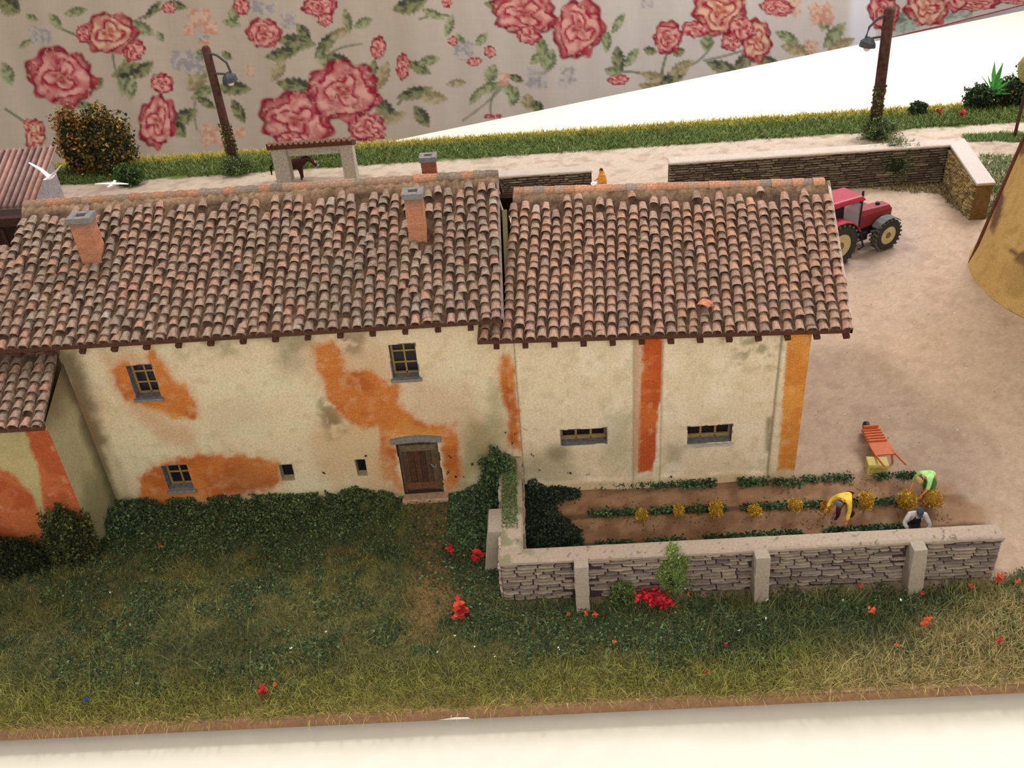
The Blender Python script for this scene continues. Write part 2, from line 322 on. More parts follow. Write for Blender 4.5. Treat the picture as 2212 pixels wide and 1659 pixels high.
def tiled_roof(parent, eL, eR, rL, rR, ncol, nrow, top, sep, kind, zw=0.0, skipf=None, ridge=True, name='roof', upto=None):
    """eL,eR eave ends; rL,rR ridge ends (3d)"""
    eL, eR, rL, rR = [np.array(q, float) for q in (eL, eR, rL, rR)]
    def at(u, v): return (eL*(1-u)+eR*u)*(1-v)+(rL*(1-u)+rR*u)*v
    nrm = np.cross(eR-eL, rL-eL); nrm /= np.linalg.norm(nrm)
    # deck: corrugated trough surface
    nu, nv = ncol*4+1, 24; U, Vv = np.meshgrid(np.linspace(0, 1, nu), np.linspace(0, 1, nv)); U = U.ravel(); Vv = Vv.ravel()
    Pt = (eL*(1-U[:, None])+eR*U[:, None])*(1-Vv[:, None])+(rL*(1-U[:, None])+rR*U[:, None])*Vv[:, None]
    nz = fbm(U*ncol*1.3, Vv*nrow*1.1, 3); lift = .012+.03*(.5+.5*np.cos(U*ncol*2*np.pi))+.03*(nz-.5)
    md = sm(top-.04, top+.03, Vv+(nz-.5)*.06); lift = lift+md*(.07+.02*np.sin(U*ncol*2*np.pi)); Pt = Pt+nrm*lift[:, None]
    cc = mix(np.tile(LA(78, 58, 46), (len(Pt), 1)), LA(104, 80, 62), sm(.4, .6, nz)); cc = mix(cc, mix(np.tile(LA(166, 134, 106), (len(Pt), 1)), LA(138, 114, 90), fbm(U*ncol*.4, Vv*9, 3)), md)
    i = np.arange((nu-1)*(nv-1)); a = (i//(nu-1))*nu+i % (nu-1); Fq = np.stack([a, a+1, a+nu+1, a+nu], 1)
    if upto is not None:
        cu = U[Fq].mean(1); cv = Vv[Fq].mean(1); Fq = Fq[cv <= np.array([upto(q) for q in cu])]
    rf = link(name, arr_mesh(name, Pt, Fq, M['mortar'], cc, smooth=True), parent)
    SV, SF, SC = [], [], []; off = 0; cnt = 0; cph = [random.uniform(-.5, .5) for _ in range(ncol)]
    for r_ in range(nrow):
        for c_ in range(ncol):
            u = (c_+.5)/ncol+random.uniform(-.0025, .0025)+.0016*math.sin(r_*1.3+c_*2.1); v = (r_+(cph[c_] if r_ else 0))/nrow*top+random.uniform(-.006, .006)
            if upto is not None and v > upto(u)-.03: continue
            if skipf and skipf(u, v): continue
            if r_ >= nrow-2 and random.random() < .25*(r_-nrow+3): continue
            q = at(u, v); up = at(u, min(v+.06, 1.02))-q; up /= np.linalg.norm(up); sd = np.cross(up, nrm)
            sy = random.uniform(-.055, .055)+.03*math.sin(r_*.9+c_*1.7); tl = random.uniform(-.02, .06); up2 = up*math.cos(sy)+sd*math.sin(sy); up2 = up2-nrm*(.08+tl); up2 /= np.linalg.norm(up2); n2 = nrm-up2*nrm.dot(up2); n2 /= np.linalg.norm(n2); s2 = np.cross(up2, n2)
            k = random.randrange(6); s = random.uniform(.93, 1.1); rot = np.stack([s2*s, up2*s*1.0, n2*s], 1); pos = q+nrm*(.03+random.uniform(0, .015))-up*.02
            col = tile_color(q[0], v*6, kind)
            if r_ < sep:
                o = bpy.data.objects.new('roof_tile', TM[k][0]); COL.objects.link(o); o.parent = rf
                o.matrix_local = Matrix([list(rot[i])+[pos[i]] for i in range(3)]+[[0, 0, 0, 1]]); o.color = (*col, 1); cnt += 1
            else:
                vv = TM[k][1]@rot.T+pos; SV.append(vv); SF.append(TM[k][2]+off); off += len(vv); SC.append(np.tile(col, (len(vv), 1)))
    if SV:
        o = link('ridge_side_tiles', arr_mesh('ridge_side_tiles', np.concatenate(SV), np.concatenate(SF), M['tile'], np.concatenate(SC)), rf); o['kind'] = 'stuff'
    if ridge:
        d = rR-rL; ln = np.linalg.norm(d); d /= ln; n = int(ln/.36)
        me = ridge_mesh(); 
        for i in range(n):
            p = rL+d*(i+.0)*ln/n; o = bpy.data.objects.new('ridge_tile', me); COL.objects.link(o); o.parent = rf
            z = Vector((0, 0, 1)); xx = Vector(d); yy = z.cross(xx).normalized(); zz = xx.cross(yy); s = random.uniform(.92, 1.1)
            o.matrix_local = Matrix([[xx[j]*1.05, yy[j]*s, zz[j]*s, p[j]+(0.04 if j == 2 else 0)] for j in range(3)]+[[0, 0, 0, 1]])
            q = random.random(); t = i/n
            c = L(186, 116, 84) if q < .5 else (L(160, 120, 98) if q < .85 else L(136, 118, 104)); kk = random.uniform(.78, 1.1); o.color = (*[k_*kk for k_ in c], 1)
    # eave board and underside
    b = MB(); th = np.array([0, 0, -.10]); e2L, e2R = at(0, .05), at(1, .05)
    b.hexa([eL+th, eR+th, e2R+th, e2L+th], [eL+[0, 0, .02], eR+[0, 0, .02], e2R+[0, 0, .02], e2L+[0, 0, .02]]); b.build('eave_board', M['fascia'], rf)
    return rf, at
_rm = []
def ridge_mesh():
    if _rm: return _rm[0]
    n = 8; v = []; f = []
    for (xx, w) in ((0, .16), (.02, .175), (.36, .15)):
        for i in range(n+1): a = math.pi*(i/n)*1.1-.05*math.pi; v.append((xx, -w*math.cos(a), w*.85*math.sin(a)-.02))
    for k in range(2):
        for i in range(n): a = k*(n+1)+i; f.append((a, a+1, a+n+2, a+n+1))
    me = bpy.data.meshes.new('ridge_tile'); me.from_pydata(v, [], f); me.update(); a = me.color_attributes.new('Col', 'FLOAT_COLOR', 'POINT'); a.data.foreach_set('color', np.ones((len(v), 4), np.float32).ravel()); me.materials.append(M['tile']); _rm.append(me); return me
# ------------------------------------------------------------------ walls with openings
def wall_panel(name, parent, x0, x1, z0, z1, Yw, openings, paint, step=.06, relief=None):
    xs = set(np.round(np.linspace(x0, x1, int((x1-x0)/step)+1), 4)); zs = set(np.round(np.linspace(z0, z1, int((z1-z0)/step)+1), 4))
    for (a, b_, c, d) in openings: xs |= {round(a, 4), round(b_, 4)}; zs |= {round(c, 4), round(d, 4)}
    xs = np.array(sorted(xs)); zs = np.array(sorted(zs)); Xg, Zg = np.meshgrid(xs, zs); nx, nz = len(xs), len(zs)
    i = np.arange((nx-1)*(nz-1)); a = (i//(nx-1))*nx+i % (nx-1); Fq = np.stack([a, a+1, a+nx+1, a+nx], 1)
    cxm = (xs[:-1]+xs[1:])/2; czm = (zs[:-1]+zs[1:])/2; CX, CZ = np.meshgrid(cxm, czm); keep = np.ones(CX.size, bool)
    for (x_a, x_b, z_a, z_b) in openings: keep &= ~((CX.ravel() > x_a) & (CX.ravel() < x_b) & (CZ.ravel() > z_a) & (CZ.ravel() < z_b))
    X_, Z_ = Xg.ravel(), Zg.ravel(); Pp = np.stack([X_, np.full_like(X_, Yw), Z_], 1); c, bm = paint(Pp)
    if relief is not None: Pp[:, 1] -= relief(X_, Z_)
    Pp[:, 1] -= .02*bm*0+.012*(fbm(X_*3, Z_*3, 3)-.5)
    return link(name, arr_mesh(name, Pp, Fq[keep], M['paint'], c, smooth=True, masks=bm), parent)
XS = [VY(1118, 860, YF)[0], VY(1370, 870, YF)[0], VY(1430, 870, YF)[0], VY(1672, 900, YF)[0]]
CREAM = (228, 206, 172)
OR1 = LA(202, 120, 58); OR2 = LA(184, 98, 44); OR3 = LA(210, 140, 68)
def main_paint(Pp):
    px, py = PR(Pp); x, z = Pp[:, 0], Pp[:, 2]; n = fbm(x*1.3, z*1.3, 4); n2 = fbm(x*4+9, z*4, 3); n3 = fbm(x*.5+3, z*.8+8, 3)
    c = mix(np.tile(LA(*CREAM), (len(px), 1)), LA(226, 212, 176), sm(.45, .7, n)); c = mix(c, LA(186, 168, 122), sm(.55, .8, n2)*.35)
    # pinkish render showing through
    c = mix(c, LA(206, 164, 126), pmask(px, py, [(215, 765), (300, 760), (340, 900), (430, 930), (430, 970), (350, 960), (260, 860)], 18, 14, .04)*.75)
    c = mix(c, LA(206, 168, 132), pmask(px, py, [(640, 740), (850, 740), (860, 830), (760, 860), (690, 830)], 30, 16, .04)*.7)
    c = mix(c, LA(206, 172, 138), pmask(px, py, [(860, 800), (930, 815), (1040, 860), (1070, 960), (1010, 1000), (900, 900)], 35, 16, .04)*.6)
    c = mix(c, LA(206, 166, 120), pmask(px, py, [(690, 900), (830, 920), (830, 1040), (700, 1040), (670, 960)], 30, 16, .04)*.6)
    c = mix(c, LA(196, 182, 150), pmask(px, py, [(440, 870), (540, 860), (590, 900), (460, 950)], 30)*.4)
    # green and dark damp stains
    c = mix(c, LA(128, 118, 66), pmask(px, py, [(1010, 900), (1100, 930), (1060, 1020), (960, 1060), (990, 980)], 26, 12, .05)*.6)
    c = mix(c, LA(140, 136, 98), pmask(px, py, [(1060, 830), (1090, 830), (1090, 920), (1050, 930)], 18, 8, .05)*.5)
    c = mix(c, LA(120, 106, 74), pmask(px, py, [(590, 740), (650, 740), (650, 800), (610, 815)], 26, 12, .05)*.45)
    c = mix(c, LA(132, 120, 84), sm(.42, .62, n)*pmask(px, py, [(380, 715), (700, 705), (700, 760), (380, 775)], 24, 8, .05)*.55)
    c = mix(c, LA(116, 92, 60), sm(.4, .6, n2+.05)*pmask(px, py, [(690, 860), (735, 880), (745, 930), (715, 945), (690, 905)], 16, 8, .06)*.75)
    c = mix(c, LA(110, 88, 62), sm(.35, .55, n2)*pmask(px, py, [(730, 720), (790, 715), (780, 760), (735, 765)], 14, 6, .06)*.6)
    c = mix(c, LA(106, 90, 60), pmask(px, py, [(110, 740), (165, 760), (290, 1110), (235, 1120)], 22, 16, .04)*.85)
    c = mix(c, LA(150, 104, 66), pmask(px, py, [(150, 810), (175, 860), (215, 960), (190, 960)], 10, 6, .06)*.5)
    c = mix(c, LA(224, 210, 170), pmask(px, py, [(222, 965), (245, 980), (275, 1070), (258, 1085)], 9, 5, .06)*.7)
    c = mix(c, LA(122, 108, 66), sm(.9, .3, z+(n-.5)*.8)*.45)
    # bare brick patches
    bm = np.zeros(len(px)); polys = [
        [(318, 745), (345, 775), (372, 812), (402, 840), (424, 868), (430, 905), (380, 905), (330, 885), (285, 872), (256, 845), (240, 805), (262, 782), (318, 790)],
        [(300, 1035), (345, 1000), (400, 985), (480, 980), (560, 990), (606, 1000), (610, 1045), (560, 1062), (480, 1078), (420, 1090), (380, 1105), (310, 1105)],
        [(672, 745), (722, 738), (738, 768), (745, 800), (800, 800), (822, 822), (860, 832), (862, 872), (885, 890), (918, 915), (980, 918), (992, 965), (998, 1010), (985, 1050), (964, 1058), (952, 950), (850, 945), (866, 1060), (828, 1030), (818, 980), (820, 925), (780, 925), (745, 905), (712, 865), (690, 800)],
        [(1085, 772), (1100, 765), (1112, 800), (1112, 850), (1122, 880), (1126, 975), (1100, 960), (1096, 890), (1080, 840), (1078, 800)]]
    for k, pl in enumerate(polys):
        c = mix(c, LA(212, 164, 124), pmask(px, py, pl, 26, 12, .05)*(.4+.5*n2))
        m_ = pmask(px, py, pl, 8, 11, .07)*(1-.15*sm(.55, .8, n2)); c_or = mix(mix(np.tile(OR1, (len(px), 1)), OR2, sm(.4, .65, n)), OR3, sm(.55, .75, n3)); c_or = mix(c_or, LA(218, 150, 104), sm(.55, .8, n2)*.4)
        c = c*(1-m_[:, None])+c_or*m_[:, None]; bm = np.maximum(bm, m_)
    c = mix(c, LA(126, 84, 52), bl(px, py, 530, 1040, 50, 40, .6)*bm*.35)
    c = mix(c, LA(214, 168, 120), pmask(px, py, [(830, 965), (868, 1050), (800, 1060), (780, 1010)], 16, 8, .05)*.45)
    return c, bm
def barn_paint(Pp):
    px, py = PR(Pp); x, z = Pp[:, 0], Pp[:, 2]; n = fbm(x*1.5+20, z*1.5, 4); n2 = fbm(x*4+2, z*4, 3)
    c = mix(np.tile(LA(230, 210, 178), (len(px), 1)), LA(238, 220, 192), sm(.45, .7, n)); c = mix(c, LA(196, 180, 138), sm(.5, .75, n2)*.4)
    c = mix(c, LA(168, 166, 124), pmask(px, py, [(1310, 900), (1370, 890), (1370, 1010), (1300, 1000)], 28, 12, .05)*.5)
    c = mix(c, LA(150, 138, 104), sm(.4, .6, n2)*pmask(px, py, [(1560, 730), (1680, 730), (1680, 790), (1600, 790)], 18, 10, .05)*.7)
    c = mix(c, LA(150, 140, 100), pmask(px, py, [(1130, 980), (1230, 970), (1240, 1030), (1130, 1040)], 28, 14, .05)*.5)
    c = mix(c, LA(126, 112, 74), bl(px, py, 1205, 978, 24, 18, .6)*.6); c = mix(c, LA(118, 110, 76), pmask(px, py, [(1655, 900), (1668, 900), (1662, 975), (1655, 975)], 6, 3, .08)*.8)
    c = mix(c, LA(146, 136, 110), pmask(px, py, [(1440, 960), (1480, 960), (1470, 1000), (1436, 1000)], 14, 8, .05)*.5)
    c = mix(c, LA(202, 176, 134), sm(.5, .25, z+(n-.5)*.3)*.6)
    c = mix(c, LA(120, 110, 90), (np.abs(x-XS[0]) < .035)*.6*np.ones_like(x)); c = mix(c, LA(150, 136, 108), (np.abs(x-XS[1]) < .03)*.5); c = mix(c, LA(150, 136, 108), (np.abs(x-XS[2]) < .03)*.5); c = mix(c, LA(120, 106, 72), (np.abs(x-XS[3]) < .03)*.7)
    bm = np.zeros(len(px)); polys = [([(1080, 768), (1100, 765), (1110, 800), (1112, 850), (1122, 880), (1127, 975), (1100, 960), (1096, 890), (1080, 840)], OR1, OR2),
        ([(1386, 722), (1430, 722), (1428, 840), (1420, 900), (1417, 970), (1410, 1016), (1376, 1018), (1378, 900), (1385, 800)], LA(202, 106, 50), LA(188, 86, 42)),
        ([(1700, 715), (1760, 700), (1742, 900), (1724, 1013), (1678, 1012), (1688, 880)], LA(218, 146, 68), LA(208, 130, 58))]
    for pl, a_, b_ in polys:
        m_ = pmask(px, py, pl, 3, 4, .08); co = mix(np.tile(a_, (len(px), 1)), b_, sm(.4, .65, n)); co = mix(co, LA(226, 170, 120), sm(.6, .85, n2)*.5)
        c = c*(1-m_[:, None])+co*m_[:, None]; bm = np.maximum(bm, m_)
    c = mix(c, LA(204, 160, 128), pmask(px, py, [(1372, 722), (1388, 722), (1384, 800), (1378, 1016), (1366, 1016)], 3, 2, .08)*.8)
    return c, bm
def brick_paint(ca, cb_):
    def f(Pp):
        n = fbm((Pp[:, 0]+Pp[:, 1])*2, Pp[:, 2]*2, 3); return mix(np.tile(LA(*ca), (len(Pp), 1)), LA(*cb_), n), np.ones(len(Pp))
    return f
def window(parent, x0, x1, z0, z1, Yw, cols, rows, depth=.32, sill=True, label=None, barw=.05):
    w = MB(); f = .055; yb = Yw+depth
    w.box(((x0+x1)/2, yb, z1-f/2), (x1-x0, .05, f)); w.box(((x0+x1)/2, yb, z0+f/2), (x1-x0, .05, f)); w.box((x0+f/2, yb, (z0+z1)/2), (f, .052, z1-z0)); w.box((x1-f/2, yb, (z0+z1)/2), (f, .052, z1-z0))
    wn = w.build('window', M['muntin'], parent)
    if label: wn['label'] = label
    for i in range(1, cols): xx = x0+(x1-x0)*i/cols; MB().box((xx, yb-.005, (z0+z1)/2), (barw, .04, z1-z0-.04)).build('glazing_bar', M['muntin'], wn)
    for j in range(1, rows): zz = z0+(z1-z0)*j/rows; MB().box(((x0+x1)/2, yb-.008, zz), (x1-x0-.04, .035, barw)).build('glazing_bar', M['muntin'], wn)
    for i in range(cols):
        for j in range(rows):
            MB().box((x0+(x1-x0)*(i+.5)/cols, yb+.03, z0+(z1-z0)*(j+.5)/rows), ((x1-x0)/cols-.01, .012, (z1-z0)/rows-.01)).build('pane', M['glass'], wn)
    reveal(wn, x0, x1, z0, z1, Yw, depth)
    if sill:
        s = MB(); s.box(((x0+x1)/2, Yw-.0, z0-.05), (x1-x0+.14, .22, .10), jit=.012); s.build('sill', M['grey'], wn, bevel=.015)
    return wn
def reveal(parent, x0, x1, z0, z1, Yw, depth, m_=None):
    r = MB(); t = .03; yc = Yw+depth/2
    r.box((x0-t/2, yc, (z0+z1)/2), (t, depth, z1-z0+2*t)); r.box((x1+t/2, yc, (z0+z1)/2), (t, depth, z1-z0+2*t)); r.box(((x0+x1)/2, yc, z1+t/2), (x1-x0, depth, t)); r.box(((x0+x1)/2, yc, z0-t/2), (x1-x0, depth, t))
    r.build('reveal', m_ or M['reveal'], parent)
def opening(parent, x0, x1, z0, z1, Yw, depth=.3, label=None):
    o = MB(); o.box(((x0+x1)/2, Yw+depth, (z0+z1)/2), (x1-x0+.06, .02, z1-z0+.06)); q = o.build('vent_opening', M['dark'], parent); q['label'] = label or 'dark unglazed vent'; reveal(q, x0, x1, z0, z1, Yw, depth, cm('pale_reveal', 170, 158, 128)); return q
def pxr(x0, y0, x1, y1, Yw=YF):
    a = VY(x0, y1, Yw); b_ = VY(x1, y0, Yw); return (min(a[0], b_[0]), max(a[0], b_[0]), a[2], b_[2])
def rnd(t): return tuple(round(float(v), 3) for v in t)
# ------------------------------------------------------------------ FARMHOUSE
SL = math.radians(28); EY = 23.15; RY = 27.8; BY = 32.4; TS = math.tan(SL)
house = thing('farmhouse', (-7.5, 27.8, 0), 0, 'long cream farmhouse with orange brick patches and a mossy tiled roof with three chimneys', 'house')
house_loc = np.array([-7.5, 27.8, 0.])
house.location = (0, 0, 0)
XL, XR = -18.5, -1.05; EZ = 6.74; RZ = EZ+(RY-EY)*TS
w1 = rnd((-12.24, -11.48, 4.52, 5.68)); w2 = rnd((-4.42, -3.64, 4.68, 5.86)); w3 = rnd((-12.22, -11.40, .92, 1.9)); v1 = rnd((-8.5, -8.08, 1.05, 1.68)); v2 = rnd((-6.06, -5.74, 1.06, 1.72)); dr = rnd((-4.66, -3.38, .2, 2.3))
wall_panel('front_wall', house, -14.1, XS[0], -.1, 6.7, YF, [w1, w2, w3, v1, v2, dr, (-1.0, float(XS[0])+.001, 5.95, 6.701)], main_paint, relief=lambda x, z: .07*(x > XR+.02))
MB().col(L(110, 92, 68)).box((-16.6, YF+.08, 3.3), (5, .12, 6.6)).build('inner_wall', M['paint'], house)
def plain(Pp):
    n = fbm((Pp[:, 0]+Pp[:, 1])*.8, Pp[:, 2]*.8, 3); return mix(np.tile(LA(196, 178, 140), (len(Pp), 1)), LA(160, 142, 104), n), np.zeros(len(Pp))
def shell(name, parent, x0, x1, y0, y1, ze, zr, yr, hide_front=True):
    b_ = MB(); b_.col(LA(196, 180, 140))
    t = .15
    b_.box(((x0+x1)/2, y1, ze/2), (x1-x0, t, ze)); o1 = b_.build('back_wall', M['paint'], parent)
    for xx in (x0, x1):
        b_ = MB(); b_.col(LA(186, 168, 132)); pr_ = [(y0, 0), (y1, 0), (y1, ze), (yr, zr), (y0, ze)]; s_ = -t if xx == x1 else t
        vs = [(xx, a_, c_) for a_, c_ in pr_]+[(xx+s_, a_, c_) for a_, c_ in pr_]
        b_.add(vs, [(0, 1, 2, 3, 4), (9, 8, 7, 6, 5)]+[(i, (i+1) % 5, 5+(i+1) % 5, 5+i) for i in range(5)]); b_.build('gable_wall', M['paint'], parent)
shell('shell', house, -15.7, XR-.02, YF+.02, BY-.5, EZ+.12, RZ-.12, RY)
window(house, *w1, YF, 2, 3, label='small ochre-barred window at upper left'); window(house, *w2, YF, 2, 3, label='small ochre-barred window at upper right'); window(house, *w3, YF, 2, 2, depth=.34, label='small ochre-barred window near the ground')
opening(house, *v1, YF, label='small dark vent left of the other one'); opening(house, *v2, YF, label='small dark vent nearer the door')
# door
dx0, dx1, dz0, dz1 = dr; d = MB(); yb = YF+.16; dw = dx1-dx0
nb = 6
dpar = MB().col(L(78, 58, 44)).box(((dx0+dx1)/2, yb+.05, (dz0+dz1)/2), (dw, .03, dz1-dz0)).build('door', M['door'], house)
for i in range(nb):
    c = [(86, 66, 48), (80, 56, 40), (88, 56, 40), (74, 52, 38), (84, 66, 48), (96, 78, 58)][i]
    MB().col(L(c)).box((dx0+.09+(dw-.18)*(i+.5)/nb, yb+.01, (dz0+dz1)/2), ((dw-.18)/nb-.012, .05, dz1-dz0-.05), jit=.006).build('door_board', M['door'], dpar)
MB().col(L(96, 78, 60)).box((dx0+.05, yb-.01, (dz0+dz1)/2), (.09, .07, dz1-dz0)).build('door_post', M['door'], dpar); MB().col(L(100, 78, 56)).box((dx1-.05, yb-.01, (dz0+dz1)/2), (.09, .07, dz1-dz0)).build('door_post', M['door'], dpar)
MB().col(L(112, 96, 76)).box(((dx0+dx1)/2, yb-.02, dz1-.34), (dw-.1, .05, .22), jit=.01).build('door_rail', M['door'], dpar); MB().col(L(110, 74, 50)).box(((dx0+dx1)/2, yb-.02, dz0+.22), (dw-.1, .05, .26), jit=.01).build('door_rail', M['door'], dpar)
MB().tube([(dx1-.3, yb-.05, 1.3), (dx1-.25, yb-.09, 1.22), (dx1-.16, yb-.09, 1.2), (dx1-.14, yb-.05, 1.3)], .018, 6).build('door_handle', cm('pale_metal', 150, 145, 140), dpar)
reveal(dpar, dx0, dx1, dz0, dz1, YF, .2, cm('dark_reveal', 60, 48, 42))
b = MB(); n = 10
for i in range(n):
    a0 = dx0-.16+(dw+.3)*i/n; a1 = dx0-.16+(dw+.3)*(i+1)/n; h = lambda q: .06*math.sin(math.pi*(q-dx0+.16)/(dw+.3)); 
    b.hexa([(a0, YF-.1, dz1-.02+h(a0)), (a1, YF-.1, dz1-.02+h(a1)), (a1, YF+.1, dz1-.02+h(a1)), (a0, YF+.1, dz1-.02+h(a0))], [(a0, YF-.1, dz1+.15+h(a0)*1.6), (a1, YF-.1, dz1+.15+h(a1)*1.6), (a1, YF+.1, dz1+.17+h(a1)*1.6), (a0, YF+.1, dz1+.17+h(a0)*1.6)])
b.build('lintel', M['grey'], dpar); MB().box(((dx0+dx1)/2+.05, YF-.16, .13), (dw+.2, .4, .16), jit=.02).build('door_step', cm('step_stone', 176, 144, 116, bump=.4), house, bevel=.02)
# front roof, with the lower left stretch
eL = np.array([XL, EY, EZ]); eR = np.array([-1.0, EY, EZ]); rL = np.array([XL, RY, RZ]); rR = np.array([-1.0, RY, RZ]); lx = (-15.75-XL)/(eR[0]-XL); vl = (26.45-EY)/(RY-EY)
up = lambda u: vl if u < lx else 1.1
nc = 53
def chim_skip(u, v):
    x = eL[0]+(eR[0]-eL[0])*u; y = EY+(RY-EY)*v
    return (-13.62 < x < -12.82 and 25.45 < y < 26.45) or (-3.78 < x < -3.06 and 25.5 < y < 26.4)
rf, at = tiled_roof(house, eL, eR, rL, rR, nc, 16, .94, 5, 'house', skipf=chim_skip, ridge=False, upto=up)
rf['label'] = 'mossy brown clay tile roof slope facing the camera'
n = int((-1.0+15.75)/.36)
for i in range(n):
    o = bpy.data.objects.new('ridge_tile', ridge_mesh()); COL.objects.link(o); o.parent = rf; s = random.uniform(.92, 1.1); o.matrix_local = Matrix.Translation((-15.75+i*(14.75/n), RY, RZ+.05)) @ Matrix.Diagonal((1.08, s, s, 1))
    q = random.random(); c = L(178, 128, 102) if q < .5 else (L(160, 128, 108) if q < .85 else L(140, 122, 108)); kk = random.uniform(.78, 1.1); o.color = (*[k_*kk for k_ in c], 1)
b = MB()
b.hexa([(-15.8, RY, RZ-.12), (-1, RY, RZ-.12), (-1, BY, EZ-.1), (-15.8, BY, EZ-.1)], [(-15.8, RY, RZ+.03), (-1, RY, RZ+.03), (-1, BY, EZ+.05), (-15.8, BY, EZ+.05)]); b.col((1, 1, 1)); bb = b.build('rear_roof_slope', M['deckwood'], house)
for i in range(16):
    xx = -14.95+i*.93
    if xx > -1.2: break
    MB().box((xx, EY+.22, EZ-.12), (.16, .5, .12), jit=.008, tilt=('X', SL)).build('rafter_end', M['fascia'], house)
b = MB(); b.hexa([(-1.04, EY, EZ-.1), (-.97, EY, EZ-.1), (-.97, RY, RZ-.12), (-1.04, RY, RZ-.12)], [(-1.04, EY, EZ+.1), (-.97, EY, EZ+.1), (-.97, RY, RZ+.08), (-1.04, RY, RZ+.08)]); b.build('verge_board', cm('grey_verge', 128, 112, 104), house)
def chimney(parent, x0, x1, y0, y1, zb, zt, label, ca=(186, 128, 98), cb_=(172, 112, 82)):
    c = MB(); cc = np.array(L(*ca)); nzz = 10
    xs = [x0, x1]; rows = []
    Pp = []; Fc = []
    for k in range(nzz+1):
        z = zb+(zt-zb)*k/nzz
        for (xx, yy) in ((x0, y0), (x1, y0), (x1, y1), (x0, y1)): Pp.append((xx+random.uniform(-.008, .008), yy+random.uniform(-.008, .008), z))
    for k in range(nzz):
        for j in range(4): Fc.append((k*4+j, k*4+(j+1) % 4, k*4+4+(j+1) % 4, k*4+4+j))
    Pp = np.array(Pp); t = (Pp[:, 2]-zb)/(zt-zb); col = mix(np.tile(LA(*ca), (len(Pp), 1)), LA(*cb_), rng.random(len(Pp))); col = mix(col, LA(112, 96, 88), sm(.75, 1.0, t)*.8)
    ch = link('chimney', arr_mesh('chimney', Pp, np.array(Fc), M['paint'], col, masks=np.ones(len(Pp))), parent); ch['label'] = label
    c = MB(); o_ = .05; h = .16; x0 -= o_; x1 += o_; y0 -= o_; y1 += o_; wx, wy = (x1-x0)*.28, (y1-y0)*.3
    for bx in (((x0+x0+wx)/2, (y0+y1)/2, wx, y1-y0), ((x1+x1-wx)/2, (y0+y1)/2, wx, y1-y0), ((x0+x1)/2, y0+wy/2, x1-x0-2*wx, wy), ((x0+x1)/2, y1-wy/2, x1-x0-2*wx, wy)): c.box((bx[0], bx[1], zt+h/2-.02), (bx[2], bx[3], h), jit=.006)
    c.build('chimney_cap', M['grey'], ch); MB().box(((x0+x1)/2, (y0+y1)/2, zt-.01), (x1-x0-.1, y1-y0-.1, .02)).build('flue', M['dark'], ch); return ch
chimney(house, -13.5, -12.9, 25.66, 26.15, 7.95, 9.42, 'brick chimney at the left end of the roof')
chimney(house, -3.68, -3.16, 25.68, 26.15, 7.95, 9.5, 'brick chimney near the right end of the roof')
chimney(house, -3.44, -2.98, 28.9, 29.3, 8.3, 9.38, 'short brick chimney behind the ridge', (150, 84, 60), (170, 92, 62))
# ------------------------------------------------------------------ BARN
barn = thing('barn', (0, 0, 0), 0, 'lower cream barn with orange brick pilasters joined to the right of the farmhouse', 'house')
bw1 = rnd(pxr(1213, 925, 1310, 958)); bw2 = rnd(pxr(1484, 922, 1582, 960)); bw1 = (bw1[0], bw1[1], 1.83, 2.42); bw2 = (bw2[0], bw2[1], 1.62, 2.28)
BXR = 7.86
def relief(x, z):
    pil = ((x < XS[0]) | ((x > XS[1]) & (x < XS[2])) | (x > XS[3])).astype(float); return np.maximum(pil*.07, .06*sm(.42, .3, z+.05*np.sin(x*3)))
wall_panel('front_wall', barn, float(XS[0]), BXR, -.1, 5.95, YF, [bw1, bw2], barn_paint, relief=relief)
shell('shell', barn, XR+.1, BXR, YF-.05, 32.0, 5.62, 8.0, 27.95)
for w_, lb in ((bw1, 'shallow barred window in the left bay'), (bw2, 'shallow barred window in the right bay')):
    wn = window(barn, *w_, YF, 3, 1, depth=.34, sill=False, label=lb, barw=.07)
    MB().box(((w_[0]+w_[1])/2, YF+.3, w_[2]+.12), (w_[1]-w_[0], .06, .07)).build('glazing_bar', M['muntin'], wn)
MB().box(((bw2[0]+bw2[1])/2, YF-.03, bw2[2]-.05), (bw2[1]-bw2[0]+.1, .14, .08), jit=.02).build('sill', cm('pale_sill', 190, 180, 165), barn)
beL = np.array([-1.78, EY, 6.1]); beR = np.array([8.86, EY, 5.74])
bRY = 27.95; k_ = (bRY-EY)*TS*.985; brL = np.array([-1.3, bRY+.1, 6.02+k_]); brR = np.array([9.2, bRY-.15, 5.74+k_])
def bskip(u, v):
    x = beL[0]+(beR[0]-beL[0])*u+.4*v; return x < -1.12 and v > .125
brf, bat = tiled_roof(barn, beL, beR, brL, brR, 32, 17, .95, 9, 'barn', skipf=bskip, ridge=False, upto=lambda u: (.15 if u < .068 else 1.1))
brf['label'] = 'pinkish clay tile roof slope facing the camera'
n = 30
for i in range(n):
    t = (i+3.0)/(n+3); p = brL*(1-t)+brR*t; o = bpy.data.objects.new('ridge_tile', ridge_mesh()); COL.objects.link(o); o.parent = brf; s = random.uniform(.9, 1.08)
    o.matrix_local = Matrix.Translation((p[0]-.2, p[1], p[2]+.05)) @ Matrix.Diagonal((1.0, s, s, 1)); q = random.random(); c = L(192, 140, 110) if q < .55 else (L(172, 138, 118) if q < .85 else L(152, 136, 124)); kk = random.uniform(.78, 1.1); o.color = (*[k2*kk for k2 in c], 1)
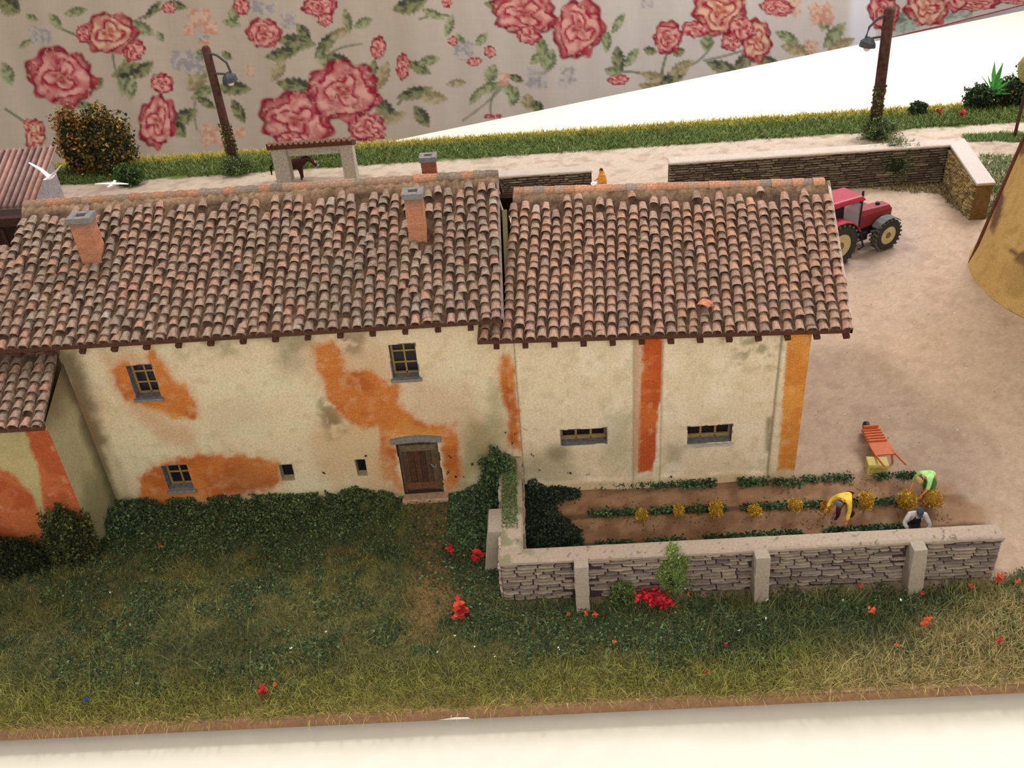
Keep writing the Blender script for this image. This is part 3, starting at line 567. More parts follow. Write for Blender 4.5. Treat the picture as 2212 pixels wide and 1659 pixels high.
b = MB(); b.hexa([(-1.0, bRY, brL[2]-.15), (9.2, bRY-.15, brR[2]-.15), (9.2, 32.6, 5.5), (-1.0, 32.6, 5.75)], [(-1.0, bRY, brL[2]), (9.2, bRY-.15, brR[2]), (9.2, 32.6, 5.65), (-1.0, 32.6, 5.9)]); b.build('rear_roof_slope', M['deckwood'], barn)
b = MB(); b.hexa([beR+[-.06, 0, -.1], beR+[.02, 0, -.1], brR+[.02, 0, -.14], brR+[-.06, 0, -.14]], [beR+[-.06, 0, .08], beR+[.02, 0, .08], brR+[.02, 0, .08], brR+[-.06, 0, .08]]); b.build('verge_board', cm('pale_verge', 200, 178, 164), barn)
for i in range(13):
    t = .05+i*.078; p = beL*(1-t)+beR*t; MB().box((p[0], EY+.2, p[2]-.12), (.17, .5, .11), jit=.008, tilt=('X', SL)).build('rafter_end', M['fascia'], barn)
# loose broken tile lying near the eave
o = bpy.data.objects.new('roof_tile', TM[2][0]); COL.objects.link(o); o.parent = brf; q = bat(.615, .17); o.location = (q[0], q[1], q[2]+.1); o.rotation_euler = (.25, 0, 2.6); o.scale = (1.5, 1, 1); o.color = (*L(188, 122, 94), 1); o['label'] = 'loose orange tile lying askew on the lower roof'
# ------------------------------------------------------------------ LOW WING (left edge)
wing = thing('low_wing', (0, 0, 0), 0, 'low lean-to wing with brick corner at the left edge of the photo', 'house')
WY = 21.7; WXR = -14.04
def wing_paint(Pp):
    px, py = PR(Pp); x, z = Pp[:, 0], Pp[:, 2]; n = fbm(x*1.6, z*1.6, 4); n2 = fbm(x*5, z*5, 3)
    c = mix(np.tile(LA(192, 176, 128), (len(px), 1)), LA(170, 156, 106), n); bm = np.zeros(len(px))
    for pl in ([(52, 925), (112, 925), (168, 1062), (200, 1160), (100, 1160), (84, 1020)], [(-60, 1000), (20, 1018), (70, 1065), (95, 1130), (95, 1180), (-60, 1180)]):
        m_ = pmask(px, py, pl, 5, 7, .06); co = mix(np.tile(LA(186, 100, 58), (len(px), 1)), LA(172, 84, 48), sm(.4, .6, n)); co = mix(co, LA(210, 140, 110), sm(.62, .85, n2)*.5); c = c*(1-m_[:, None])+co*m_[:, None]; bm = np.maximum(bm, m_)
    return c, bm
wall_panel('front_wall', wing, -19, WXR, -.1, 5.25, WY, [], wing_paint)
def side_paint(Pp):
    px, py = PR(Pp); y, z = Pp[:, 1], Pp[:, 2]; n = fbm(y*1.6+7, z*1.6, 4); c = mix(np.tile(LA(182, 172, 136), (len(px), 1)), LA(206, 196, 158), n)
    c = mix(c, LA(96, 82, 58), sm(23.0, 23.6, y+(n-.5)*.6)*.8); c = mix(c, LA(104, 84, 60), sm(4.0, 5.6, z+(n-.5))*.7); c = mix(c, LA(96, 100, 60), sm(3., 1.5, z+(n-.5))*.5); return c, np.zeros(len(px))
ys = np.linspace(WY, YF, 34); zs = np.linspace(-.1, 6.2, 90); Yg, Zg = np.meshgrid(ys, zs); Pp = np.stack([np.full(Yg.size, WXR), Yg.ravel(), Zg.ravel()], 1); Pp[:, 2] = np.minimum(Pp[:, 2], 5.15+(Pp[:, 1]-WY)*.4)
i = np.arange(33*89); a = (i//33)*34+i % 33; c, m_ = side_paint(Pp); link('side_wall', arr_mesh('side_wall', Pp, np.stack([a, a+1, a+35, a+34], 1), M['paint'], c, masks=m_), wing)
weL = np.array([-19., 21.22, 5.32]); weR = np.array([-13.82, 21.22, 5.32]); wrL = np.array([-19., 23.64, 6.3]); wrR = np.array([-13.98, 23.64, 6.3])
tiled_roof(wing, weL, weR, wrL, wrR, 15, 8, 1.0, 8, 'house', ridge=False)[0]['label'] = 'short tiled lean-to slope under the main eave'
# ------------------------------------------------------------------ STONE WALLS
def stone_mesh(k):
    r = random.Random(k+50); v = []; f = []; n = 4
    for i in range(n+1):
        x = -.5+i/n; e = 1-.35*(abs(x)*2)**4
        for (y, z) in ((.5, -.5), (-.25*e, -.5*e), (-.5*e, -.1), (-.42*e, .42*e), (.5, .5)): v.append((x, y+r.uniform(-.08, .08)*(y < .4), z+r.uniform(-.10, .10)))
    for i in range(n):
        for j in range(4): a = i*5+j; f.append((a, a+5, a+6, a+1))
    f += [(0, 1, 2, 3, 4), (24, 23, 22, 21, 20)]
    me = bpy.data.meshes.new('stone'); me.from_pydata(v, [], f); me.update(); a = me.color_attributes.new('Col', 'FLOAT_COLOR', 'POINT'); a.data.foreach_set('color', np.ones((len(v), 4), np.float32).ravel()); me.materials.append(M['stone']); return me
SM = [stone_mesh(k) for k in range(6)]
SVs = [(np.array([v.co[:] for v in m_.vertices]), [tuple(p.vertices) for p in m_.polygons]) for m_ in SM]
STC = [(178, 160, 140), (166, 150, 132), (186, 168, 148), (150, 134, 122), (172, 156, 142), (140, 124, 116)]
def stone_face(parent, p0, p1, z0, z1, rows, avg, out, sep=True, stc=STC, skip=None, name='stone', limit=300):
    """courses of stones on the vertical face from p0 to p1 (plan); out = outward unit"""
    p0, p1, out = np.array(p0, float), np.array(p1, float), np.array(out, float); ln = np.linalg.norm(p1-p0); d = (p1-p0)/ln; h = (z1-z0)/rows; cnt = 0; V_, F_, C_ = [], [], []
    ang = math.atan2(d[1], d[0]); jobs = []
    for r_ in range(rows):
        s = -random.uniform(0, avg*.5)
        while s < ln:
            l = avg*random.uniform(.45, 1.6); a = max(s, 0); e = min(s+l, ln); s += l+.015
            if e-a < .08: continue
            mid = (a+e)/2
            if skip and skip(mid, e-a): continue
            jobs.append((mid, e-a, z0+(r_+.5)*h+.018*math.sin(mid*2.3+r_*.6)+random.uniform(-.015, .015), h*random.uniform(.45, .78)))
    for (mid, l, z, hh) in jobs:
        k = random.randrange(6); q = p0+d*mid+out*random.uniform(-.01, .03); kk = random.uniform(.8, 1.15); col = [c_*kk for c_ in L(random.choice(stc))]
        mw = Matrix.Translation((q[0], q[1], z)) @ Matrix.Rotation(ang, 4, 'Z') @ Matrix.Diagonal((l-.03, .14, hh, 1))
        if sep and cnt < limit:
            o = bpy.data.objects.new(name, SM[k]); COL.objects.link(o); o.parent = parent; o.matrix_local = mw; o.color = (*col, 1); cnt += 1
        else:
            n0 = len(V_); V_ += [tuple(mw @ Vector(v)) for v in SVs[k][0]]; F_ += [tuple(i+n0 for i in f) for f in SVs[k][1]]; C_ += [col]*len(SVs[k][0])
    if V_:
        me = bpy.data.meshes.new('stones'); me.from_pydata(V_, [], F_); me.update(); a = me.color_attributes.new('Col', 'FLOAT_COLOR', 'POINT'); a.data.foreach_set('color', np.array([(*c_, 1) for c_ in C_], np.float32).ravel()); me.materials.append(M['stone']); o = link('small_stones', me, parent); o['kind'] = 'stuff'
def coping(parent, x0, x1, y0, y1, z, th=.09, col=(170, 152, 136), name='coping', spots=True):
    X_, Y_, Fq_, nx_, ny_ = grid(x0, x1, y0, y1, .05); n = fbm(X_*3, Y_*3, 3); n2 = fbm(X_*9+4, Y_*9, 2)
    c = mix(np.tile(LA(*col), (len(X_), 1)), LA(170, 150, 134), n*.5)
    if spots: c = mix(c, LA(96, 92, 76), sm(.76, .82, n2)*.8); c = mix(c, LA(118, 120, 84), sm(.3, -.9, X_)*sm(.45, .6, n)*.7)
    ex = np.minimum(np.minimum(X_-x0, x1-X_), np.minimum(Y_-y0, y1-Y_)); Z_ = z+.02*(n-.5)-.05*sm(.06, 0, ex); X_ = X_+.0; Yj = Y_+(.03*(fbm(X_*2, Y_*0+3, 3)-.5)*2)*((ex < .02))
    o = link(name, arr_mesh(name, np.stack([X_, Yj, Z_], 1), Fq_, M['coping'], c, smooth=True), parent); MB().col(L(*col)).box(((x0+x1)/2, (y0+y1)/2, z-th/2-.04), (x1-x0, y1-y0, th-.01)).build('coping_bed', M['coping'], parent); return o
gw = thing('garden_wall', (0, 0, 0), 0, 'low layered stone wall with buttresses around the vegetable garden, in front of the barn', 'wall')
GX0, GX1, GZ = -1.47, 12.2, 1.58
b = MB(); b.box(((GX0+GX1)/2, 19.17, .75), (GX1-GX0-.06, .42, 1.5)); b.box(((-1.38-.82)/2, 21.4, .75), (.48, 4.3, 1.5)); b.build('wall_core', M['stonejoint'], gw)
coping(gw, GX0, GX1, 18.88, 19.42, GZ); coping(gw, -1.42, -.8, 19.42, 23.6, GZ, col=(176, 160, 140))
bxs = [VY(1257, 1260, 18.5)[0], VY(1646, 1250, 18.5)[0], VY(1982, 1230, 18.5)[0]]
stone_face(gw, (GX0+.03, 18.95), (GX1-.03, 18.95), .05, 1.46, 12, .50, (0, -1), skip=lambda s, l: any(abs(GX0+s-bx) < .2 for bx in bxs))
stone_face(gw, (GX0+.03, 23.5), (GX0+.03, 18.95), .05, 1.46, 12, .5, (-1, 0), sep=False); stone_face(gw, (GX1-.03, 18.98), (GX1-.03, 19.38), .05, 1.46, 12, .3, (1, 0), sep=False); stone_face(gw, (-.84, 19.42), (-.84, 23.5), .05, 1.46, 12, .5, (1, 0), sep=False)
stone_face(gw, (GX1, 19.38), (-.8, 19.38), .05, 1.46, 12, .6, (0, 1), sep=False)
def buttress(x, y0, y1, w, parent, top=1.56, hor=False):
    b_ = MB(); b_.col(L(164, 150, 134)); n_ = 5
    for k in range(n_):
        z0, z1 = top*k/n_, top*(k+1)/n_; f0 = .22*(1-k/n_); f1 = .22*(1-(k+1)/n_)
        if not hor: b_.hexa([(x-w/2, y0-f0, z0), (x+w/2, y0-f0, z0), (x+w/2, y1, z0), (x-w/2, y1, z0)], [(x-w/2, y0-f1, z1), (x+w/2, y0-f1, z1), (x+w/2, y1, z1), (x-w/2, y1, z1)])
        else: b_.hexa([(x-w/2-f0, y0, z0), (x+w/2, y0, z0), (x+w/2, y1, z0), (x-w/2-f0, y1, z0)], [(x-w/2-f1, y0, z1), (x+w/2, y0, z1), (x+w/2, y1, z1), (x-w/2-f1, y1, z1)])
    b_.v = [(p[0]+random.uniform(-.015, .015), p[1]+random.uniform(-.015, .015), p[2]) for p in b_.v]
    b_.build('buttress', M['coping'], parent)
for bx in bxs: buttress(bx, 18.55, 18.95, .38, gw)
q0 = G(1060, 1100, 1.5); q1 = G(1075, 1165, 1.5); buttress(-1.58, 20.15, 21.15, .42, gw, hor=True)
STB = [(132, 118, 98), (116, 104, 90), (146, 132, 108), (104, 92, 80)]
STY = [(150, 124, 76), (136, 112, 72), (160, 138, 92), (118, 100, 70)]
rw = thing('yard_wall', (0, 0, 0), 0, 'long brown stone wall at the back of the yard behind the tractor', 'wall')
b = MB(); b.box((14.3, 46.8, 1.0), (14.3, .5, 1.95)); b.build('wall_core', M['stonejoint'], rw); b = MB()
b.hexa([(21.3, 46.4, 0), (20.75, 41.8, 0), (21.5, 41.8, 0), (22.1, 47.05, 0)], [(21.3, 46.4, 1.95), (20.75, 41.8, 1.75), (21.5, 41.8, 1.75), (22.1, 47.05, 1.95)]); b.build('return_core', cm('ochre_joint', 120, 98, 66), rw)
coping(rw, 7.1, 21.7, 46.4, 47.2, 2.05, col=(200, 186, 174), spots=False)
b = MB(); b.col(L(196, 184, 176)); b.hexa([(21.2, 46.4, 1.95), (20.68, 41.7, 1.75), (21.55, 41.7, 1.75), (22.2, 47.1, 1.95)], [(21.2, 46.4, 2.08), (20.68, 41.7, 1.88), (21.55, 41.7, 1.88), (22.2, 47.1, 2.08)]); b.build('return_coping', M['coping'], rw, bevel=.03)
stone_face(rw, (7.12, 46.5), (21.2, 46.5), .05, 1.95, 15, .6, (0, -1), sep=False, stc=STB); stone_face(rw, (21.22, 46.4), (20.72, 41.8), .05, 1.78, 13, .4, (-1, 0), sep=False, stc=STY)
lw = thing('yard_wall', (0, 0, 0), 0, 'short grey-brown stone wall seen behind the step between the two roofs', 'wall')
b = MB(); b.box((-.4, 48.4, .62), (7.3, .6, 1.22)); b.build('wall_core', M['stonejoint'], lw); coping(lw, -4.1, 3.28, 48.0, 48.8, 1.3, col=(190, 178, 164), spots=False); stone_face(lw, (-4.0, 48.08), (3.2, 48.08), .05, 1.22, 9, .55, (0, -1), sep=False, stc=STB)
# ------------------------------------------------------------------ TOWER
tw = thing('tower', (24.37, 35.32, 0), 0, 'round ochre plaster tower with brown bare patches at the right edge', 'tower')
nz_, na = 60, 160; Zt, At = np.meshgrid(np.linspace(0, 11, nz_), np.linspace(0, 2*np.pi, na, endpoint=False), indexing='ij'); R = 5.72-.165*Zt+.1*sm(1.0, 0, Zt)
Pt = np.stack([R*np.cos(At), R*np.sin(At), Zt], -1).reshape(-1, 3); Pw = Pt+np.array([24.37, 35.32, 0]); px, py = PR(Pw); n = fbm(At.ravel()*6, Zt.ravel()*.9, 4); n2 = fbm(At.ravel()*20, Zt.ravel()*3, 3)
c = mix(np.tile(LA(200, 168, 108), (len(Pt), 1)), LA(186, 148, 88), n); c = mix(c, LA(150, 116, 62), sm(.5, .75, n2)*.5)
for pl in ([(2190, 300), (2225, 240), (2225, 320), (2206, 340), (2196, 325)], [(2163, 415), (2172, 425), (2160, 470), (2146, 505), (2138, 488), (2150, 440)], [(2182, 540), (2225, 545), (2225, 590), (2200, 570)]): c = mix(c, LA(112, 80, 62), pmask(px, py, pl, 2.5, 3, .1))
c = mix(c, LA(150, 116, 66), bl(px, py, 2210, 600, 40, 40, .6)*.5)
i = np.arange((nz_-1)*na); a = i//na*na; j = i % na; me = arr_mesh('tower_wall', Pt, np.stack([a+j, a+(j+1) % na, a+na+(j+1) % na, a+na+j], 1), M['paint'], c, smooth=True, masks=np.zeros(len(Pt))); link('tower_wall', me, tw)
MB().tube([(0, 0, 11), (0, 0, 11.1), (0, 0, 13.2)], [4.1, 4.1, .3], 32).build('tower_roof', M['deckwood'], tw)
b = MB(); vs = []
for k in range(24):
    z = k/23*10.9; ang = math.radians(158); R_ = 5.72-.165*z+.02; vs.append((R_*math.cos(ang), R_*math.sin(ang), z))
b.tube(vs, .10, 6); b.build('corner_strip', cm('rust_strip', 96, 56, 40), tw)
# ------------------------------------------------------------------ SHED, BOX, GATEWAY (behind the house)
sh = thing('shed', (0, 0, 0), 0, 'grey shed with rusty pink corrugated roof behind the left end of the house', 'shed')
nx_ = 400; xs = np.linspace(-36, -25.5, nx_); ph = np.cos(xs*2*np.pi/.34); Vv = []; cc = []
for (y, z) in ((45.9, 2.2), (48, 3.02), (50.1, 3.84)):
    for x_, p_ in zip(xs, ph): Vv.append((x_, y, z+.07*p_)); cc.append(np.array(L(150, 112, 104))*(.5-.5*p_)*.3+np.array(L(190, 152, 144))*(.35+.35*p_)+np.array(L(160, 108, 84))*.3*max(0, math.sin(x_*3.1)))
Fc = [(r*nx_+i, r*nx_+i+1, (r+1)*nx_+i+1, (r+1)*nx_+i) for r in range(2) for i in range(nx_-1)]
rs = link('corrugated_roof', arr_mesh('corrugated_roof', np.array(Vv), np.array(Fc), M['corr'], np.array(cc), smooth=True), sh); so = rs.modifiers.new('solid', 'SOLIDIFY'); so.thickness = .04
b = MB(); b.hexa([(-36, 46.4, 0), (-25.8, 46.4, 0), (-25.8, 49.6, 0), (-36, 49.6, 0)], [(-36, 46.4, 2.25), (-25.8, 46.4, 2.25), (-25.8, 49.6, 3.5), (-36, 49.6, 3.5)]); b.build('shed_wall', cm('bluegrey_render', 148, 142, 142, bump=.3), sh)
bx = thing('loft_shed', (0, 0, 0), 0, 'dark brown timber lean-to in the notch left of the farmhouse ridge', 'shed')
b = MB(); b.box((-21.6, 35.4, 3.0), (4.6, .8, 6.0)); b.build('timber_wall', cm('near_black_timber', 46, 30, 26), bx); MB().box((-21.6, 34.92, 5.85), (4.7, .3, .35)).build('beam', cm('dark_beam', 62, 40, 32), bx)
for k in range(7): MB().box((-23.6+k*.62, 34.96, 3.4), (.14, .08, 4.3)).build('timber_stud', cm('dark_beam', 62, 40, 32), bx)
ga = thing('gateway', (0, 0, 0), 0, 'grey two-pillared gateway with a thin tiled roof on the road behind the farmhouse', 'gateway')
GY = 51.5; gp = lambda px_, py_: VY(px_, py_, GY); zt = gp(600, 318)[2]; zb_ = gp(600, 322)[2]
xl0, xl1, xr0, xr1 = gp(589, 350)[0], gp(622, 350)[0], gp(737, 345)[0], gp(765, 345)[0]; gtop = gp(660, 318)[2]
for a_, c_ in ((xl0, xl1), (xr0, xr1)): MB().box(((a_+c_)/2, GY+.4, gtop/2), (c_-a_, .8, gtop)).build('pillar', cm('grey_render', 168, 160, 148, bump=.3), ga, bevel=.03)
MB().box(((xl1+xr0)/2, GY+.4, gtop-.27), (xr0-xl1, .5, .5)).build('crossbeam', cm('grey_render', 168, 160, 148), ga)
b = MB(); b.hexa([(xl0-.15, GY-.12, gtop), (xr1+.05, GY-.12, gtop), (xr1+.05, GY+1.1, gtop-.4), (xl0-.15, GY+1.1, gtop-.4)], [(xl0-.15, GY-.12, gtop+.36), (xr1+.05, GY-.12, gtop+.36), (xr1+.05, GY+1.1, gtop-.15), (xl0-.15, GY+1.1, gtop-.15)]); gr = b.build('gateway_roof', M['fascia'], ga)
for k in range(16): xx = xl0+.05+k*(xr1-xl0-.1)/15; MB().col((1, 1, 1)).tube([(xx, GY-.16, gtop+.36), (xx, GY+1.15, gtop-.14)], [.12, .1], 7).build('roof_tile', cm('gate_tile', 136, 108, 92), gr)
# ------------------------------------------------------------------ POLES
def lamp_pole(pb, top, r, side, label, lean, gr):
    t = thing('street_lamp', (pb[0], pb[1], 0), 0, label, 'street lamp', None)
    b_ = MB(); b_.tube([(0, 0, -.05), (lean*.5, 0, top*.5), (lean, 0, top-.12), (lean, 0, top)], [r*1.05, r, r*.95, r*.6], 14); b_.build('pole', M['polewood'], t, smooth=True)
    b_ = MB(); b_.tube([(lean, -.05, top-.35), (lean+side*.55, -.1, top-.5), (lean+side*1.0, -.1, top-.95), (lean+side*1.12, -.1, top-1.5)], .07, 7); b_.tube([(lean, -.05, top-1.5), (lean+side*.75, -.1, top-1.55)], .06, 6); b_.build('bracket', M['lampmetal'], t)
    b_ = MB(); b_.tube([(lean+side*.85, -.1, top-1.5), (lean+side*.95, -.1, top-1.75), (lean+side*.98, -.1, top-2.0)], [.16, .42, .45], 12); b_.build('lamp_shade', M['lampmetal'], t); MB().ball((lean+side*.98, -.1, top-2.05), .2, 10, 6).build('bulb', M['white'], t, smooth=True); return t
pR = G(1887, 296); pL = G(512, 372)
lamp_pole(pR, 7.2, .30, -1, 'rusty brown lamp pole standing behind the tractor yard wall', -.15, None)
lamp_pole(pL, 7.4, .25, 1, 'brown lamp pole at the roadside left of the gateway', -.1, None)
# ------------------------------------------------------------------ TRACTOR
ga_ = math.radians(25); rc = G(1822, 566); nl = np.array([-math.sin(ga_), math.cos(ga_)])
ta = thing('tractor', (rc[0]+nl[0]*.95, rc[1]+nl[1]*.95, 0), ga_, 'red tractor with black cab posts parked behind the right end of the barn', 'tractor')
def wheel(x, y, r, w, parent):
    b_ = MB(); n_ = 26; prof = [(-w/2, r*.58), (-w/2, r*.88), (-w*.36, r*.97), (w*.36, r*.97), (w/2, r*.88), (w/2, r*.58)]; vs = []
    for j in range(n_):
        a_ = 2*math.pi*j/n_
        for (yy, rr) in prof: vs.append((x+rr*math.cos(a_), y+yy, r+rr*math.sin(a_)))
    m_ = len(prof); b_.add(vs, [(j*m_+i, j*m_+(i+1) % m_, ((j+1) % n_)*m_+(i+1) % m_, ((j+1) % n_)*m_+i) for j in range(n_) for i in range(m_)]); wh = b_.build('wheel', M['rubber'], parent, smooth=False)
    b_ = MB()
    for j in range(22):
        a_ = 2*math.pi*j/22; 
        for s_ in (-1, 1):
            aa = a_+(.5*2*math.pi/22 if s_ > 0 else 0); R_ = Matrix.Rotation(-aa, 3, 'Y'); vs = []
            for dx_ in (-.05, .05):
                for (yy, k2) in ((0, 0), (s_*w/2, .9)):
                    for rr in (r*.93, r*1.03): v = R_ @ Vector((rr, 0, dx_+k2*.08)); vs.append((x+v.x, y+yy, r+v.z))
            b_.add(vs, [(0, 1, 3, 2), (4, 6, 7, 5), (0, 4, 5, 1), (2, 3, 7, 6), (1, 5, 7, 3), (0, 2, 6, 4)])
    b_.build('tread_lugs', M['lugs'], wh)
    for s_ in (-1, 1):
        b_ = MB(); b_.tube([(x, y+s_*w*.20, r), (x, y+s_*w*.42, r)], [r*.5, r*.6], 22); b_.build('rim', M['rim'], wh)
        b_ = MB(); b_.tube([(x, y+s_*w*.42, r), (x, y+s_*w*.50, r)], [r*.2, r*.16], 12); b_.build('hub', cm('dusty_hub', 120, 100, 70), wh)
    return wh
wheel(-.5, -.95, .98, .5, ta); wheel(-.5, .95, .98, .5, ta); wheel(2.35, -.88, .74, .42, ta); wheel(2.35, .88, .74, .42, ta)
MB().box((1.3, 0, .85), (3.1, .5, .5)).box((2.35, 0, .74), (.22, 1.6, .2)).box((-.5, 0, .98), (.3, 1.6, .3)).box((-.3, 0, .9), (.8, .5, .5)).box((1.2, -.45, .75), (.7, .3, .35)).build('chassis', M['black'], ta)
b = MB(); b.hexa([(.95, -.42, 1.05), (3.1, -.32, 1.1), (3.1, .32, 1.1), (.95, .42, 1.05)], [(.95, -.42, 1.62), (3.1, -.32, 1.58), (3.1, .32, 1.58), (.95, .42, 1.62)]); b.build('engine_side', M['red2'], ta, bevel=.04)
b = MB(); b.hexa([(.95, -.43, 1.62), (3.12, -.33, 1.58), (3.12, .33, 1.58), (.95, .43, 1.62)], [(.95, -.3, 1.92), (3.0, -.24, 1.80), (3.0, .24, 1.80), (.95, .3, 1.92)]); b.build('bonnet', M['red2'], ta, bevel=.04)
MB().box((3.14, 0, 1.35), (.05, .5, .5)).build('grille', M['black'], ta); MB().tube([(2.5, 0, 1.83), (2.5, 0, 1.93)], .1, 10).build('bonnet_cap', M['black'], ta)
MB().tube([(1.25, -.28, 1.8), (1.25, -.28, 2.85)], [.07, .05], 8).build('exhaust_pipe', M['black'], ta)
for x_, y_ in ((.95, -.62), (.95, .62), (-.1, -.66), (-.1, .66), (-.7, -.6), (-.7, .6)): MB().tube([(x_, y_, 1.15), (x_-.05, y_*.93, 2.62)], .065, 6).build('cab_post', M['black'], ta)
MB().box((.43, -.62, 1.95), (.95, .02, 1.1)).build('cab_window', M['cabglass'], ta); MB().box((.95, 0, 2.05), (.02, 1.15, 1.0)).build('cab_window', M['cabglass'], ta); MB().box((-.72, 0, 1.95), (.02, 1.1, 1.0)).build('cab_window', M['cabglass'], ta)
MB().box((-.42, -.63, 1.95), (.55, .03, 1.2)).build('cab_side_panel', M['black'], ta)
b = MB(); b.hexa([(-.95, -.75, 2.6), (1.12, -.72, 2.6), (1.12, .72, 2.6), (-.95, .75, 2.6)], [(-.85, -.62, 2.82), (.95, -.6, 2.82), (.95, .6, 2.82), (-.85, .62, 2.82)]); b.build('cab_roof', M['red'], ta, bevel=.06)
MB().box((.2, 0, 1.0), (1.3, 1.1, .12)).build('cab_floor', M['black'], ta); MB().box((-.1, 0, 1.35), (.5, .55, .5)).build('seat', cm('seat_grey', 70, 70, 72), ta, bevel=.06); MB().tube([(.75, 0, 1.2), (.55, 0, 1.75)], .03, 6).build('steering_column', M['black'], ta)
for s_ in (-1, 1):
    b = MB(); vs = []
    for k in range(8):
        a_ = math.radians(25+k*19); R_ = 1.08
        for yy in (s_*.66, s_*1.22): 
            for rr in (R_, R_+.05): vs.append((-.5+rr*math.cos(a_), yy, .98+rr*math.sin(a_)))
    b.add(vs, [f for k in range(7) for f in ((k*4, k*4+4, k*4+6, k*4+2), (k*4+1, k*4+3, k*4+7, k*4+5), (k*4, k*4+1, k*4+5, k*4+4), (k*4+2, k*4+6, k*4+7, k*4+3))]); b.build('rear_fender', M['red'], ta)
    b = MB(); vs = []
    for k in range(6):
        a_ = math.radians(45+k*20); R_ = .82
        for yy in (s_*.66, s_*1.1):
            for rr in (R_, R_+.03): vs.append((2.35+rr*math.cos(a_), yy, .74+rr*math.sin(a_)))
    b.add(vs, [f for k in range(5) for f in ((k*4, k*4+4, k*4+6, k*4+2), (k*4+1, k*4+3, k*4+7, k*4+5), (k*4, k*4+1, k*4+5, k*4+4), (k*4+2, k*4+6, k*4+7, k*4+3))]); b.build('front_fender', cm('dusty_mudguard', 96, 100, 98), ta)
MB().tube([(1.05, -.66, 1.0), (1.1, -.9, .45), (.8, -.95, .42)], .05, 6).build('step', M['black'], ta)
# ------------------------------------------------------------------ WHEELBARROW AND BALE
wa = G(1905, 960, .5); wh_ = G(1868, 918, .2); hd = G(1963, 985, .45); 
ang = math.atan2(wh_[1]-wa[1], wh_[0]-wa[0]); q = G(1898, 958, .45)
wb = thing('wheelbarrow', (q[0], q[1], 0), ang, 'orange plastic-looking wheelbarrow standing on the yard right of the barn', 'wheelbarrow')
MB().hexa([(-.6, -.34, .42), (.78, -.30, .42), (.78, .30, .42), (-.6, .34, .42)], [(-.6, -.34, .47), (.78, -.30, .47), (.78, .30, .47), (-.6, .34, .47)]).build('bed', M['orange'], wb)
for k in range(5): MB().box((.12+k*.14, 0, .5), (.06, .60, .05)).build('slat', M['orange'], wb)
for s_ in (-1, 1):
    MB().tube([(-1.35, s_*.34, .62), (-.6, s_*.32, .46), (.8, s_*.14, .36), (1.05, s_*.1, .27)], .035, 6).build('handle', M['orange'], wb); MB().tube([(-.35, s_*.3, .42), (-.5, s_*.34, 0)], .035, 6).build('leg', M['orange'], wb)
MB().box((.78, 0, .53), (.05, .5, .16)).build('headboard', M['orange'], wb)
MB().tube([(1.05, -.05, .27), (1.05, .05, .27)], .26, 16).build('wheel', M['black'], wb)
q = G(1893, 1010, .15); ba = thing('crate', (q[0], q[1], 0), math.radians(-8), 'pale straw-yellow block beside the orange wheelbarrow handles', 'crate'); MB().box((0, 0, .21), (.64, .46, .42)).build('block', M['straw'], ba, bevel=.02); MB().box((0, -.235, .2), (.5, .02, .25)).build('front_panel', cm('bale_shade', 160, 146, 72), ba)
# ------------------------------------------------------------------ PEOPLE
def skinned(name, verts, edges, radii, material, parent, root=0, sub=2):
    me = bpy.data.meshes.new(name); me.from_pydata([tuple(v) for v in verts], edges, []); me.update(); me.materials.append(material); o = link(name, me, parent)
    s = o.modifiers.new('skin', 'SKIN'); s.use_smooth_shade = True
    for i, r in enumerate(radii):
        sv = me.skin_vertices[0].data[i]; sv.radius = (r, r) if not isinstance(r, tuple) else r; sv.use_root = (i == root)
    u = o.modifiers.new('sub', 'SUBSURF'); u.levels = sub; u.render_levels = sub; return o
def lerp(a, b_, t): return tuple(a[i]+(b_[i]-a[i])*t for i in range(3))
def hand(parent, wrist, dirv, material, s=1.0):
    d_ = Vector(dirv).normalized(); sd = d_.cross(Vector((0, 0, 1)) if abs(d_.z) < .9 else Vector((0, 1, 0))).normalized(); nn = d_.cross(sd); w = Vector(wrist)
    vs = [w, w+d_*.05*s, w+d_*.09*s]; es = [(0, 1), (1, 2)]; rd = [.028*s, .036*s, .034*s]
    for k, ln in enumerate((.065, .08, .075, .055)):
        o_ = sd*(k-1.5)*.021*s; i = len(vs); vs += [w+d_*.09*s+o_, w+d_*(.09+ln*.55)*s+o_*1.2+nn*.008*s, w+d_*(.09+ln)*s+o_*1.25+nn*.03*s]; es += [(2, i), (i, i+1), (i+1, i+2)]; rd += [.011*s, .0095*s, .008*s]
    i = len(vs); vs += [w+d_*.035*s-sd*.04*s, w+d_*.075*s-sd*.062*s+nn*.015*s]; es += [(1, i), (i, i+1)]; rd += [.012*s, .009*s]
    return skinned('hand', vs, es, rd, material, parent, 0, 1)
